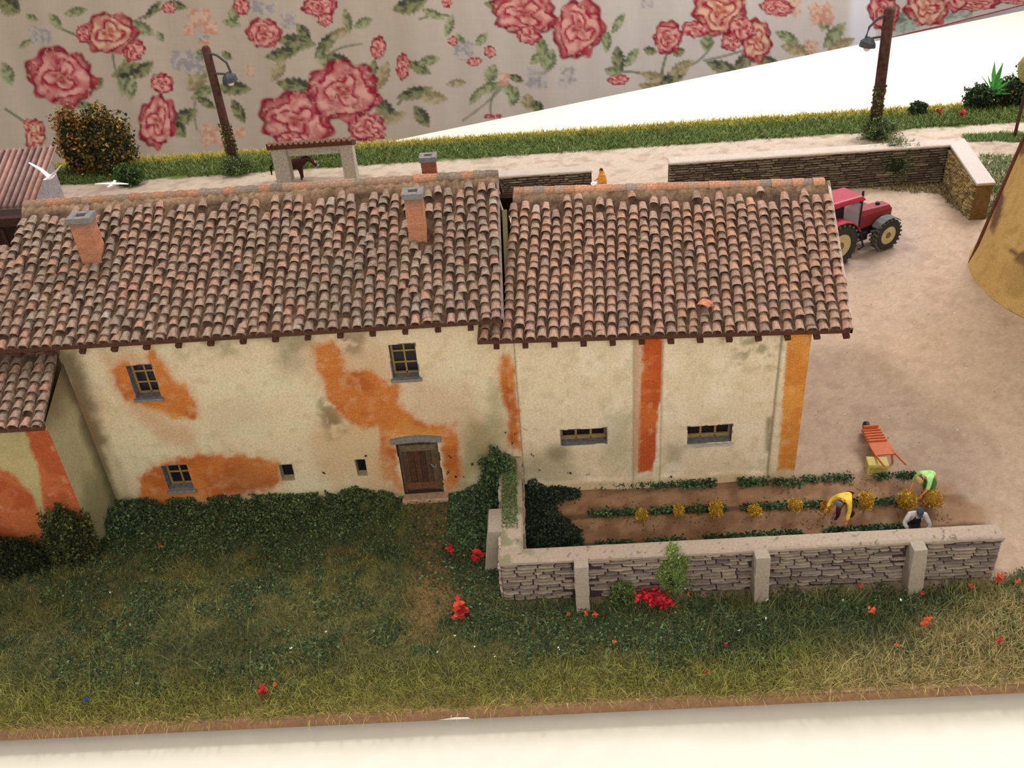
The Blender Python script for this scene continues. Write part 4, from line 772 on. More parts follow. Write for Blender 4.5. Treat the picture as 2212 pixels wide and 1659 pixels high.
def person(loc, rz, J, shirt, trousers, label, hat=None, hatm=None, apron=None, boots=None, bare=True, skirt=None, sc_=1.0, group=None, hooded=None):
    """J: joints in local frame, x right, y forward, z up"""
    t = thing('person', loc, rz, label, 'person', group); t.scale = (sc_, sc_, sc_); sk = M['skin']
    P_ = dict(J); names = ['pelvis', 'waist', 'chest', 'neck', 'head0', 'lsh', 'lel', 'lwr', 'rsh', 'rel', 'rwr', 'lhip', 'lkn', 'lan', 'rhip', 'rkn', 'ran']
    ix = {k: i for i, k in enumerate(names)}; vs = [P_[k] for k in names]; E_ = [('pelvis', 'waist'), ('waist', 'chest'), ('chest', 'neck'), ('neck', 'head0'), ('chest', 'lsh'), ('lsh', 'lel'), ('lel', 'lwr'), ('chest', 'rsh'), ('rsh', 'rel'), ('rel', 'rwr'), ('pelvis', 'lhip'), ('lhip', 'lkn'), ('lkn', 'lan'), ('pelvis', 'rhip'), ('rhip', 'rkn'), ('rkn', 'ran')]
    rad = dict(pelvis=.10, waist=.12, chest=.14, neck=.055, head0=.06, lsh=.065, lel=.045, lwr=.03, rsh=.065, rel=.045, rwr=.03, lhip=.055, lkn=.06, lan=.04, rhip=.055, rkn=.06, ran=.04)
    body = skinned('body', vs, [(ix[a], ix[b_]) for a, b_ in E_], [rad[k] for k in names], sk, t, 0)
    def cloth(nm, ks, es, extra, m_, root=0):
        return skinned(nm, [P_[k] for k in ks], [(ks.index(a), ks.index(b_)) for a, b_ in es], [rad[k]+extra for k in ks], m_, t, root)
    ks = ['chest', 'waist', 'pelvis', 'lsh', 'lel', 'rsh', 'rel', 'neck'] 
    J2 = dict(P_); rad['lfo'] = .036; rad['rfo'] = .036
    if hooded or (bare is False): P_['lfo'] = lerp(P_['lel'], P_['lwr'], .85); P_['rfo'] = lerp(P_['rel'], P_['rwr'], .85)
    else: P_['lfo'] = lerp(P_['lel'], P_['lwr'], .2); P_['rfo'] = lerp(P_['rel'], P_['rwr'], .2)
    ks += ['lfo', 'rfo']; nk = rad['neck']; rad['neck'] = .05
    cloth('shirt', ks, [('chest', 'waist'), ('waist', 'pelvis'), ('chest', 'lsh'), ('lsh', 'lel'), ('lel', 'lfo'), ('chest', 'rsh'), ('rsh', 'rel'), ('rel', 'rfo'), ('chest', 'neck')], .022, shirt)
    P_['lth'] = lerp(P_['lhip'], P_['lkn'], .38); P_['rth'] = lerp(P_['rhip'], P_['rkn'], .38); P_['belt'] = lerp(P_['pelvis'], P_['waist'], .35); rad['lth'] = rad['rth'] = .075; rad['belt'] = .12; rad['pelvis'] = .13
    ks = ['belt', 'pelvis', 'lth', 'lkn', 'lan', 'rth', 'rkn', 'ran']; cloth('trousers', ks, [('belt', 'pelvis'), ('pelvis', 'lth'), ('lth', 'lkn'), ('lkn', 'lan'), ('pelvis', 'rth'), ('rth', 'rkn'), ('rkn', 'ran')], .028, trousers, 1)
    # head with face
    hd_ = Vector(P_['head0']); up_ = (hd_-Vector(P_['neck'])).normalized(); fc = Vector(P_['face']).normalized(); fc = (fc-up_*fc.dot(up_)).normalized(); sd = fc.cross(up_); R_ = Matrix((sd, fc, up_)).transposed().to_4x4(); R_.translation = hd_+up_*.06
    b_ = MB(); b_.ball((0, 0, 0), (.082, .10, .125), 14, 10); b_.ball((0, .1, -.01), (.016, .025, .025), 6, 4); b_.ball((-.083, 0, 0), (.012, .02, .03), 6, 4); b_.ball((.083, 0, 0), (.012, .02, .03), 6, 4)
    h_ = b_.build('head', sk, t, smooth=True); h_.matrix_local = R_
    MB().ball((-.03, .093, .02), .012, 6, 4).ball((.03, .093, .02), .012, 6, 4).build('eyes', M['black'], h_); MB().box((0, .092, -.055), (.045, .012, .01)).build('mouth', cm('lip', 150, 70, 60), h_)
    b_ = MB(); b_.ball((0, -.012, .02), (.09, .105, .125), 12, 8); hr = b_.build('hair', cm('brown_hair', 74, 50, 36), h_, smooth=True); 
    for v in hr.data.vertices:
        if v.co.y > .04 and v.co.z < .06: v.co.y = .04
    if hat == 'cap': MB().ball((0, -.005, .055), (.10, .118, .09), 14, 8).box((0, .12, .05), (.13, .09, .015)).build('cap', hatm, h_, smooth=True)
    if hat == 'brim': MB().ball((0, 0, .07), (.10, .115, .085), 14, 8).tube([(0, 0, .05), (0, 0, .066)], [.19, .18], 18).build('hat', hatm, h_, smooth=True)
    if hat == 'wide': MB().ball((0, -.01, .07), (.115, .13, .1), 14, 8).tube([(0, 0, .045), (0, 0, .07)], [.15, .14], 18).build('hat', hatm, h_, smooth=True)
    for s_ in 'lr':
        e = Vector(P_[s_+'wr']); d_ = e-Vector(P_[s_+'el']); hand(t, e-d_.normalized()*.01, d_, sk, 1.05)
        an = Vector(P_[s_+'an']); fd = Vector(P_.get('toe', (0, 1, 0))).normalized()
        skinned('boot', [an+Vector((0, 0, .06)), an-Vector((0, 0, .0)), an+fd*.07-Vector((0, 0, .045)), an+fd*.17-Vector((0, 0, .05))], [(0, 1), (1, 2), (2, 3)], [.055, .055, .045, .035], boots or cm('dark_boot', 46, 30, 28), t, 0, 1)
    if apron:
        c = Vector(P_['chest']); w = Vector(P_['pelvis']); f_ = Vector(P_['front']).normalized(); s_ = f_.cross((c-w).normalized()).normalized(); b_ = MB(); vs = []
        kn = (Vector(P_['lkn'])+Vector(P_['rkn']))/2
        rows = [(c+f_*.165+(c-w).normalized()*.02, .09), (c+f_*.165-(c-w)*.4, .14), (w+f_*.16, .17), (kn+f_*.12, .2)]
        for p_, hw_ in rows:
            for k2 in (-1, -.33, .33, 1): vs.append(p_+s_*hw_*k2-f_*.05*abs(k2))
        b_.add(vs, [(r*4+k2, r*4+k2+1, r*4+k2+5, r*4+k2+4) for r in range(3) for k2 in range(3)]); a_ = b_.build('apron', apron, t, smooth=True); so_ = a_.modifiers.new('s', 'SOLIDIFY'); so_.thickness = .012
        MB().tube([rows[0][0]-s_*.08, Vector(P_['neck'])-f_*.05-s_*.05], .012, 5).tube([rows[0][0]+s_*.08, Vector(P_['neck'])-f_*.05+s_*.05], .012, 5).build('apron_strap', apron, t)
    if hooded:
        skinned('cloak', [Vector(P_['head0'])+Vector((0, -.02, .1)), P_['neck'], P_['chest'], P_['pelvis'], (0, 0, .35), (0, 0, .06)], [(0, 1), (1, 2), (2, 3), (3, 4), (4, 5)], [.12, .14, .22, .26, .32, .36], hooded, t, 3)
    return t
STOOP = dict(pelvis=(0, -.1, .84), waist=(0, .05, .93), chest=(0, .26, 1.0), neck=(0, .43, 1.02), head0=(0, .5, 1.0), face=(0, .5, -1), front=(0, .2, -1),
    lsh=(-.19, .33, .99), lel=(-.27, .42, .72), lwr=(-.25, .5, .48), rsh=(.19, .33, .99), rel=(.27, .42, .72), rwr=(.25, .5, .48),
    lhip=(-.07, -.1, .78), lkn=(-.14, .02, .45), lan=(-.14, -.08, .1), rhip=(.07, -.1, .78), rkn=(.15, .0, .45), ran=(.14, -.1, .1))
p1 = dict(STOOP); p1.update(lwr=(-.3, .62, .42), rel=(.36, .38, .8), rwr=(.36, .6, .62), rkn=(.16, .18, .47), ran=(.16, .14, .1), lkn=(-.16, .05, .4), lan=(-.16, -.25, .1))
# image: bent figure, local forward = towards camera-left
q = G(1822, 1132); person((q[0]+.1, q[1]+.25, .02), math.radians(138), p1, cm('yellow_shirt', 232, 196, 74), cm('maroon_trousers', 96, 38, 36), 'person in yellow shirt and grey cap bending over the garden rows', 'cap', cm('grey_cap', 104, 112, 120), bare=False, boots=cm('maroon_boot', 60, 26, 30), sc_=.98)
p2 = dict(STOOP); p2.update(rwr=(.22, .6, .42), lwr=(-.2, .62, .5), lel=(-.27, .48, .76))
q = G(2004, 1078); person((q[0]+.0, q[1]+.1, .02), math.radians(122), p2, cm('pale_green_shirt', 170, 226, 142), cm('green_trousers', 84, 122, 70), 'person in pale green shirt and beige hat stooping over a yellow bush', 'wide', cm('beige_hat', 206, 168, 110), sc_=.98)
p3 = dict(STOOP); p3.update(pelvis=(0, -.12, .84), lhip=(-.07, -.12, .76), rhip=(.07, -.12, .76), waist=(0, -.05, .98), chest=(0, .06, 1.2), neck=(0, .15, 1.36), head0=(0, .2, 1.42), face=(0, 1, -.7), front=(0, 1, -.3), lsh=(-.21, .1, 1.25), rsh=(.21, .1, 1.25), lel=(-.34, .26, 1.0), rel=(.34, .2, 1.0), lwr=(-.2, .45, .95), rwr=(.26, .42, .95), lkn=(-.15, .25, .5), rkn=(.15, .25, .5), lan=(-.15, -.02, .1), ran=(.15, -.02, .1))
q = G(1980, 1112, 1.2); person((q[0]+.0, 20.35, .02), math.radians(172), p3, cm('grey_shirt', 182, 178, 180), cm('dark_grey_trousers', 50, 48, 52), 'person in grey shirt, black apron and dark cap crouching behind the garden wall', 'cap', cm('dark_cap', 52, 66, 80), apron=cm('black_apron', 30, 30, 38), bare=False)
STAND = dict(pelvis=(0, 0, .9), waist=(0, 0, 1.05), chest=(0, .02, 1.28), neck=(0, .03, 1.46), head0=(0, .05, 1.54), face=(0, 1, -.1), front=(0, 1, 0), lsh=(-.18, .02, 1.38), lel=(-.25, .06, 1.12), lwr=(-.2, .28, 1.05), rsh=(.18, .02, 1.38), rel=(.25, .06, 1.12), rwr=(.2, .28, 1.05), lhip=(-.07, 0, .82), lkn=(-.1, .03, .48), lan=(-.1, 0, .1), rhip=(.07, 0, .82), rkn=(.1, .03, .48), ran=(.1, 0, .1))
q = G(1301, 372, 1.5); person((q[0], q[1], 0), math.radians(110), STAND, cm('ochre_cloth', 204, 142, 62), cm('ochre_cloth', 204, 142, 62), 'person in ochre hooded cloak standing in the yard behind the barn ridge', hooded=cm('ochre_cloth', 204, 142, 62))
q = G(1283, 397, 1.3); person((q[0], q[1], 0), math.radians(160), STAND, M['white'], cm('cream_cloth', 226, 214, 190), 'person in white clothes standing left of the ochre-cloaked person', 'brim', M['white'], sc_=.82)
# ------------------------------------------------------------------ HORSE
q = G(640, 372, .9); hq = cm('horse_brown', 70, 38, 34); ho = thing('horse', (q[0]-.45, GY+1.25, 0), 0, 'dark brown horse with a tan-blazed head in the gateway', 'horse')
V = [(-.75, 0, 1.25), (-.2, 0, 1.18), (.35, 0, 1.2), (.65, 0, 1.35), (.92, 0, 1.5), (1.12, 0, 1.38), (1.28, 0, 1.1), (1.4, 0, .84)]; E_ = [(i, i+1) for i in range(7)]; R_ = [.33, .34, .34, .25, .17, .14, .11, .08]
for (bx_, sy) in ((0, -1), (0, 1)): i = len(V); V += [(-.82, sy*.16, 1.0), (-.72, sy*.17, .72), (-.92, sy*.17, .48), (-.86, sy*.17, .06)]; E_ += [(0, i), (i, i+1), (i+1, i+2), (i+2, i+3)]; R_ += [.17, .1, .06, .05]
for sy in (-1, 1): i = len(V); V += [(.42, sy*.15, .95), (.44, sy*.15, .5), (.43, sy*.15, .06)]; E_ += [(2, i), (i, i+1), (i+1, i+2)]; R_ += [.13, .065, .05]
skinned('body', V, E_, R_, hq, ho, 0); MB().tube([(-1.0, 0, 1.3), (-1.2, 0, 1.1), (-1.22, 0, .5)], [.05, .08, .03], 7).build('tail', cm('horse_black', 34, 24, 22), ho)
MB().tube([(.6, 0, 1.58), (.88, 0, 1.66), (1.08, 0, 1.54)], [.05, .06, .04], 6).build('mane', cm('horse_black', 34, 24, 22), ho); MB().ball((1.27, 0, 1.2), (.09, .09, .15), 10, 6).build('blaze', cm('tan_blaze', 214, 156, 84), ho); MB().tube([(1.35, -.08, .95), (1.35, .08, .95)], .11, 8).build('muzzle_band', cm('violet_band', 130, 122, 190), ho)
for sy in (-1, 1): MB().tube([(1.1, sy*.06, 1.46), (1.08, sy*.08, 1.62)], [.035, .01], 5).build('ear', hq, ho)
ho.scale = (1.05, 1.2, .84)
# ------------------------------------------------------------------ GULLS
def gull(loc, rz, up_, label):
    t = thing('seagull', loc, rz, label, 'bird'); MB().ball((0, 0, 0), (.3, .13, .12), 10, 6).ball((.3, 0, .05), .09, 8, 5).build('body', M['white'], t, smooth=True)
    for s_ in (-1, 1):
        b_ = MB(); b_.hexa([(-.15, s_*.08, .02), (.12, s_*.08, .02), (.16, s_*.5, .28*up_), (-.05, s_*.5, .28*up_)], [(-.15, s_*.08, .06), (.12, s_*.08, .06), (.16, s_*.5, .31*up_+.02), (-.05, s_*.5, .31*up_+.02)]); b_.hexa([(-.05, s_*.5, .28*up_), (.16, s_*.5, .28*up_), (.0, s_*1.05, .62*up_), (-.1, s_*1.05, .62*up_)], [(-.05, s_*.5, .31*up_+.02), (.16, s_*.5, .31*up_+.02), (.0, s_*1.05, .64*up_+.01), (-.1, s_*1.05, .64*up_+.01)]); b_.build('wing', M['white'], t)
    MB().hexa([(-.45, -.09, 0), (-.28, -.05, 0), (-.28, .05, 0), (-.45, .09, 0)], [(-.45, -.09, .03), (-.28, -.05, .05), (-.28, .05, .05), (-.45, .09, .03)]).build('tail', M['white'], t)
    MB().tube([(.38, 0, .04), (.48, 0, .02)], [.025, .008], 5).build('beak', cm('beak_yellow', 220, 170, 60), t)
q = VY(96, 347, 47.5); gull((q[0], q[1], 3.05), math.radians(70), 1.15, 'white seagull with raised wings perched on the corrugated shed roof')
q = G(243, 400, .9); gull((q[0], q[1], .95), math.radians(80), .05, 'white seagull with flat wings over the small green bush behind the house')
# ------------------------------------------------------------------ VEGETATION
GREENS = [(98, 110, 68), (82, 96, 62), (118, 126, 76), (76, 86, 58), (132, 136, 92)]
IVY = [(66, 86, 54), (52, 70, 48), (82, 102, 64), (44, 58, 42), (102, 124, 82)]
# meadow grass
def meadow_pts(n, x0, x1, y0, y1):
    x = rng.uniform(x0, x1, n); y = rng.uniform(y0, y1, n); k = ~((x > -1.5) & (x < 12.25) & (y > 18.86)) & ~((x < -14) & (y > 21.6)); x, y = x[k], y[k]
    px, py = PR(np.stack([x, y, 0*x], 1)); k = (pmask(px, py, MEADOW, 20, 20, .03) > rng.random(len(x))) & (y < YF-.05); x, y, px, py = x[k], y[k], px[k], py[k]
    pm = pmask(px, py, PATH, 20, 16, .04); k = rng.random(len(x)) > pm*.45; return x[k], y[k], px[k], py[k], pm[k]
def gcolor(x, y, px, py):
    n = fbm(x*1.1, y*1.1, 4)+.12*rng.normal(size=len(x))*.6; n2 = fbm(x*.45+9, y*.45, 3); c = pal(len(x), GREENS, None, .16)
    c = mix(c, LA(146, 140, 68), sm(.42, .62, n)*.6*(rng.random(len(x)) < .75)); c = mix(c, LA(60, 76, 52), sm(.5, .68, n2)*.6)
    c = mix(c, LA(158, 152, 70), sm(17.4, 15.8, y+(n-.5)*1.5)*.75*(x < 7.5)*(rng.random(len(x)) < .85)); c = mix(c, LA(52, 64, 42), sm(21.0, 22.8, y+(n-.5))*.8*(x < -5))
    c = mix(c, LA(122, 124, 48), pmask(px, py, [(800, 1070), (900, 1080), (900, 1160), (780, 1150)], 30, 16, .04)*.7)
    s = pmask(px, py, [(1800, 1440), (1980, 1380), (2130, 1280), (2400, 1260), (2400, 1650), (1400, 1650)], 60, 30, .02); c = mix(c, LA(196, 174, 118), s*.8*(rng.random(len(x)) < .85))
    c = mix(c, LA(62, 78, 54), pmask(px, py, [(960, 1080), (1075, 1060), (1080, 1330), (1450, 1350), (1900, 1290), (2050, 1290), (1900, 1400), (1500, 1420), (1200, 1400), (1000, 1400)], 34, 20, .03)*.65)
    c = mix(c, LA(128, 96, 60), pmask(px, py, PATH, 25)*.6)
    return c*(.62+.85*rng.random((len(x), 1))**1.5)
x, y, px, py, pm = meadow_pts(210000, -16.5, 15.5, FRONT+.08, YF)
P = np.stack([x, y, hgt(x, y)-.02], 1); Ln = .17+.11*sm(17.6, 16, y)+.12*pmask(px, py, [(1600, 1300), (2300, 1250), (2300, 1600), (1500, 1600)], 60)
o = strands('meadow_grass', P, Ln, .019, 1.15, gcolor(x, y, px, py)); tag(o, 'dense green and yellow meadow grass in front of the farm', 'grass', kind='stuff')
x, y, px, py, pm = meadow_pts(60000, -16.5, 13.5, FRONT+.7, YF); k = (fbm(x*1.1+33, y*1.1, 3)+.35*sm(20.5, 23, y)+.25*pmask(px, py, [(960, 1080), (1075, 1060), (1080, 1330), (1900, 1290), (2050, 1290), (1500, 1420), (1000, 1400)], 30)-.25*sm(16.8, 15.6, y)) > .5; x, y = x[k], y[k]
P = np.stack([x, y, hgt(x, y)+.02+.13*rng.random(len(x))], 1); o = flakes('ground_cover', P, .085, pal(len(x), IVY, [3, 3, 2, 2, 1]), up=.8); tag(o, 'dark green leafy ground cover patches among the meadow grass', 'plants', kind='stuff')
# long stray stalks
x, y, px, py, pm = meadow_pts(9000, -15.5, 14, FRONT+.1, 19); k = rng.random(len(x)) < .25+.7*pmask(px, py, [(1500, 1300), (2300, 1200), (2300, 1600), (1400, 1600)], 60); x, y, px, py = x[k], y[k], px[k], py[k]
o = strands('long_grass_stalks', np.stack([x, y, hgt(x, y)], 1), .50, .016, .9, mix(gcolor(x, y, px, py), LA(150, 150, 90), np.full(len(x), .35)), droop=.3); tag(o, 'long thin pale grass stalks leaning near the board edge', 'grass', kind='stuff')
# hedge of ivy along the farmhouse foot
n = 26000; x = rng.uniform(-14, -4.8, n); t = rng.random(n)**1.5; y = YF-.05-t*(2.9+1.6*(fbm(x*1.1, x*0+7, 3)-.5)); h = (.02+.42*fbm(x*1.9, x*0+4, 3))*(1-t)**1.1*sm(-4.7, -5.8, x)+.04; z = hgt(x, y)+h*rng.random(n)**.5
k = fbm(x*2.3, y*2.3, 3) > .30+.25*t; x, y, z = x[k], y[k], z[k]; n = len(x); o = flakes('ivy_hedge', np.stack([x, y, z], 1), .08, pal(n, [(70, 84, 50), (54, 68, 44), (88, 100, 60), (46, 56, 38), (104, 116, 70)], [4, 3, 3, 2, 2], .25), up=.5); tag(o, 'dark green ivy growing along the foot of the farmhouse wall', 'ivy', kind='stuff')
n = 9000; x = rng.uniform(-3.2, -1.5, n); t = rng.random(n); y = YF-.05-t*2.6; h = (.15+.65*sm(-3.2, -1.6, x))*(1-.75*t); z = .05+h*rng.random(n)**.5
o = flakes('ivy_hedge', np.stack([x, y, z], 1), .09, pal(n, IVY), up=.5); tag(o, 'green ivy between the farmhouse door and the garden wall', 'ivy', kind='stuff')
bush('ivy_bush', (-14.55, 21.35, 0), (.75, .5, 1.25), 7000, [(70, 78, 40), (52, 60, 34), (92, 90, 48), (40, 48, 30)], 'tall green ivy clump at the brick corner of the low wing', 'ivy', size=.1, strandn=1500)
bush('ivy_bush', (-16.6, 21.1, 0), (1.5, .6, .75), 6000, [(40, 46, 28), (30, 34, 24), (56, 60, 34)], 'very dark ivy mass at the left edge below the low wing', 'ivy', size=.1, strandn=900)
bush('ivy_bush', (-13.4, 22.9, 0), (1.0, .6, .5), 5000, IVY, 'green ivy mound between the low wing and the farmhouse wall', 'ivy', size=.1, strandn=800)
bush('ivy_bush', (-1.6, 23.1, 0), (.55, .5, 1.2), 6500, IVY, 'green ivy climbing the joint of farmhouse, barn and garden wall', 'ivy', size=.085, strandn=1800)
pp = np.array([G(*p_)[:2] for p_ in [(1130, 1000), (1190, 1005), (1250, 1035), (1235, 1085), (1195, 1115), (1260, 1150), (1220, 1195), (1130, 1200)]]); n = 14000; x = rng.uniform(-.78, 1.3, n); y = rng.uniform(19.45, 23.6, n); k = pmask(x, y, pp, .15, .4, .9) > rng.random(n); x, y = x[k], y[k]
z = (.12+.75*fbm(x*2.2, y*2.2, 3)*sm(1.3, -.3, x)*(.45+.55*sm(20.8, 22.4, y)))*rng.random(len(x))**.6; o = flakes('dark_undergrowth', np.stack([x, y, z], 1), .09, pal(len(x), [(44, 58, 42), (34, 46, 36), (58, 76, 52), (28, 34, 30)], None, .25), up=.5); tag(o, 'dark leafy undergrowth filling the garden corner below the barn wall', 'plants', kind='stuff')
# creeper on arm coping
n = 1500; x = rng.uniform(-1.4, -.95, n); y = 20.2+3.2*rng.random(n)**.7; o = flakes('creeper', np.stack([x, y, GZ+.01+.05*rng.random(n)], 1), .07, pal(n, [(86, 104, 60), (110, 116, 84), (64, 84, 48), (92, 116, 66)]), up=1.5); tag(o, 'sparse green creeper over the short left arm of the garden wall', 'creeper', kind='stuff')
# leaves scattered on the house walls
wl = [(1100, 930), (1117, 935), (1137, 930), (1152, 985), (1110, 955), (1166, 1016), (1232, 1022), (1020, 1003), (970, 985), (968, 1020), (1040, 990), (1060, 975), (985, 1030), (1001, 1030), (1272, 1025), (1450, 1030), (700, 1022), (790, 985)]
P = np.array([VY(a_, c_, YF-.09) for a_, c_ in wl]); P = np.concatenate([P, P+rng.normal(size=P.shape)*[.05, 0, .05]]); o = flakes('fallen_leaves', P, .11, pal(len(P), [(40, 44, 28), (52, 60, 34)]), up=0); tag(o, 'tiny dark leaves stuck on the wall plaster above the ivy', 'leaves', kind='stuff')
# tuft over garden wall
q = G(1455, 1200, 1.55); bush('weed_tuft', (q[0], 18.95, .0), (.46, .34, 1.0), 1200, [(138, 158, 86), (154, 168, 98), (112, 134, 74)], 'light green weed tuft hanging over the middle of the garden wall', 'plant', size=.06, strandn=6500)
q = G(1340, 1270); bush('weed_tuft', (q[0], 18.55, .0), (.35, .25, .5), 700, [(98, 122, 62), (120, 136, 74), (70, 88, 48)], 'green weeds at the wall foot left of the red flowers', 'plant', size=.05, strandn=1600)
# garden rows
for (py_a, py_b, x0, x1, lab, hh, nn) in ((1050, 1050, 1200, 1730, 'row of green crop plants closest to the barn wall', .26, 2600), (1112, 1085, 1270, 2030, 'middle row of green crop plants under the yellow bushes', .18, 3200), (1186, 1140, 1230, 1960, 'row of low green crop plants beside the garden wall', .12, 2600), (1040, 1030, 1735, 2000, 'green crop plants in front of the wheelbarrow', .2, 1100)):
    a_ = G(x0, py_a); c_ = G(x1, py_b); t = rng.random(nn); pp = a_[None]*(1-t[:, None])+c_[None]*t[:, None]; k = fbm(t*14+py_a, t*0+py_b, 3) > .38; pp = pp[k]; m_ = len(pp); pp = pp+rng.normal(size=(m_, 3))*[.05, .09, 0]; pp[:, 2] = hgt(pp[:, 0], pp[:, 1])+hh*rng.random(m_)
    o = flakes('crop_row', pp, .10, pal(m_, [(52, 76, 46), (40, 58, 38), (70, 98, 60), (88, 116, 78)]), up=.4); tag(o, lab, 'crops', kind='stuff')
n = 3000; x = rng.uniform(-.7, 12, n); y = rng.uniform(19.5, 23.4, n); k = fbm(x*2, y*2, 3) > .56; x, y = x[k], y[k]; o = flakes('soil_litter', np.stack([x, y, hgt(x, y)+.015], 1), .05, pal(len(x), [(84, 84, 50), (66, 58, 38), (112, 84, 56)]), up=2); tag(o, 'scattered bits of leaf litter on the garden soil', 'litter', kind='stuff')
# yellow bushes
yb_ = [(1385, 1112, 14, 13), (1466, 1102, 13, 14), (1546, 1100, 16, 22), (1630, 1102, 16, 12), (1717, 1090, 17, 15), (1785, 1095, 14, 13), (1870, 1082, 19, 22), (1960, 1080, 23, 20), (2012, 1075, 24, 18)]
labs = ['leftmost small yellow bush in the garden row', 'second small yellow bush from the left in the garden row', 'tall oval yellow bush third from the left in the garden row', 'squat yellow bush fourth from the left in the garden row', 'yellow bush fifth from the left in the garden row', 'small ochre bush behind the yellow-shirted person', 'tall yellow bush on a bare stick right of the yellow-shirted person', 'big round yellow bush in front of the green-shirted person', 'brownish yellow bush at the right end of the garden row']
for (a_, c_, rw_, rh_), lb in zip(yb_, labs):
    r = rw_/74.; rz_ = rh_/62.; hh = .12+rz_; q = G(a_, c_, hh); t = thing('yellow_bush', (q[0], q[1], 0), 0, lb, 'bush', 'yellow bushes in the garden row')
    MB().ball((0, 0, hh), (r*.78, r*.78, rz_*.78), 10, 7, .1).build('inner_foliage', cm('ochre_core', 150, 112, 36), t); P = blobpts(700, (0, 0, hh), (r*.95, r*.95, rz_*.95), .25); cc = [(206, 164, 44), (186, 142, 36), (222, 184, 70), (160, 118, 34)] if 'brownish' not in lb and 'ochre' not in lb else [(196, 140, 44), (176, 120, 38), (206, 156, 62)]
    o = flakes('leaves', P, .055, pal(700, cc), t); o['kind'] = 'stuff'; MB().tube([(0, 0, 0), (0, 0, hh)], .025, 6).build('stem', cm('pale_twig', 150, 120, 90), t)
# back verge
n = 60000; x = rng.uniform(-34, 33, n); y = rng.uniform(54.3, BACK+.05, n); nn_ = fbm(x*.8, y*.8, 3); k = y+(nn_-.5)*1.2 > 54.5; x, y = x[k], y[k]; c = pal(len(x), [(112, 134, 70), (92, 114, 58), (130, 146, 84), (102, 110, 60)]); c = mix(c, LA(206, 184, 76), sm(56.8, 57.9, y+rng.normal(size=len(x))*.3)*.8)
o = strands('verge_grass', np.stack([x, y, np.zeros(len(x))], 1), .3, .045, 1.0, c); tag(o, 'green grass verge with yellow rim along the back edge of the board', 'grass', kind='stuff')
for pl, nn, lb, cols in (([(2110, 335), (2160, 335), (2240, 335), (2240, 500), (2150, 480), (2125, 470), (2135, 420)], 14000, 'green grass patch right of the yard wall beside the tower', [(112, 134, 78), (96, 116, 64), (132, 150, 96)]), ([(2075, 292), (2200, 286), (2240, 290), (2240, 305), (2090, 308)], 5000, 'thin light green grass strip in the road at the right', [(130, 152, 92), (110, 136, 76)]),
    ([(1820, 395), (2040, 390), (2060, 410), (2110, 455), (2085, 468), (2030, 420), (1850, 405)], 5000, 'mossy ochre weeds along the foot of the yard wall', [(124, 108, 56), (104, 92, 48), (142, 120, 66)])):
    qs = np.array([G(*p_)[:2] for p_ in pl]); x = rng.uniform(qs[:, 0].min(), qs[:, 0].max(), nn); y = rng.uniform(qs[:, 1].min(), qs[:, 1].max(), nn); k = pmask(x, y, qs, .15, .3, .7) > rng.random(nn); x, y = x[k], y[k]
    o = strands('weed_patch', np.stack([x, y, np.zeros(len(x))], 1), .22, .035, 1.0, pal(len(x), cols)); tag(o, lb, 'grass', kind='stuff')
# background bushes
x = rng.uniform(-16, 13, 2600); k = rng.random(len(x)) < .4+.6*fbm(x*1.2, x*0, 3); x = x[k]; o = strands('edge_grass', np.stack([x, FRONT+.02+.1*rng.random(len(x)), 0*x-.02], 1), .34, .018, 1.5, pal(len(x), [(176, 160, 88), (150, 140, 76), (196, 172, 110)]), droop=.9); tag(o, 'yellow grass blades drooping over the front board edge', 'grass', kind='stuff')
OC = [(150, 112, 44), (116, 84, 36), (60, 62, 40), (44, 50, 38), (176, 132, 52)]
q = G(262, 358); t = bush('autumn_bush', (q[0], 56, 0), (1.7, 1.2, 2.3), 5200, [(62, 66, 46), (46, 52, 40), (120, 94, 40), (164, 126, 48), (80, 70, 36)], 'bushy ochre and dark green shrub behind the house at the left', 'bush', size=.2)
t = bush('autumn_bush', (q[0]-1.9, 56.3, 0), (1.3, .9, 2.3), 2400, [(150, 112, 56), (120, 82, 44), (104, 70, 38), (170, 130, 70)], 'thin brown-leaved shrub left of the dark green one', 'bush', size=.2)
q = G(265, 408); bush('small_bush', (q[0]+.3, q[1]+.6, 0), (.9, .6, .75), 1800, [(66, 92, 48), (50, 72, 40), (84, 112, 60)], 'small green bush under the flying seagull behind the house', 'bush', size=.12)
for (pp, lb, s) in ((pL, 'green scrub around the foot of the left lamp pole', 1.0), (pR, 'grey-green scrub around the foot of the right lamp pole', 1.15)):
    bush('pole_scrub', (pp[0]+.1, pp[1]-.25*s, 0), (1.1*s, .8*s, .62*s), 1600, [(104, 124, 72), (84, 100, 58), (124, 140, 92)], lb, 'bush', size=.10, strandn=1800)
    n = 500; z = rng.random(n)**1.3*3.0; a_ = rng.random(n)*6.28; o = flakes('pole_creeper', np.stack([pp[0]-.02*z+.33*np.cos(a_), pp[1]+.33*np.sin(a_), z], 1), .16, pal(n, [(86, 98, 52), (66, 74, 42), (110, 118, 70)])); tag(o, 'thin creeper climbing the lower part of the '+('left' if s == 1.0 else 'right')+' lamp pole', 'creeper', kind='stuff')
q = G(1875, 315); bush('wall_scrub', (q[0]-.5, 46.9, 0), (1.5, .7, 1.35), 1400, [(100, 118, 72), (84, 98, 58), (120, 132, 90)], 'feathery grey-green weed spilling over the back yard wall', 'bush', size=.1, strandn=3600)
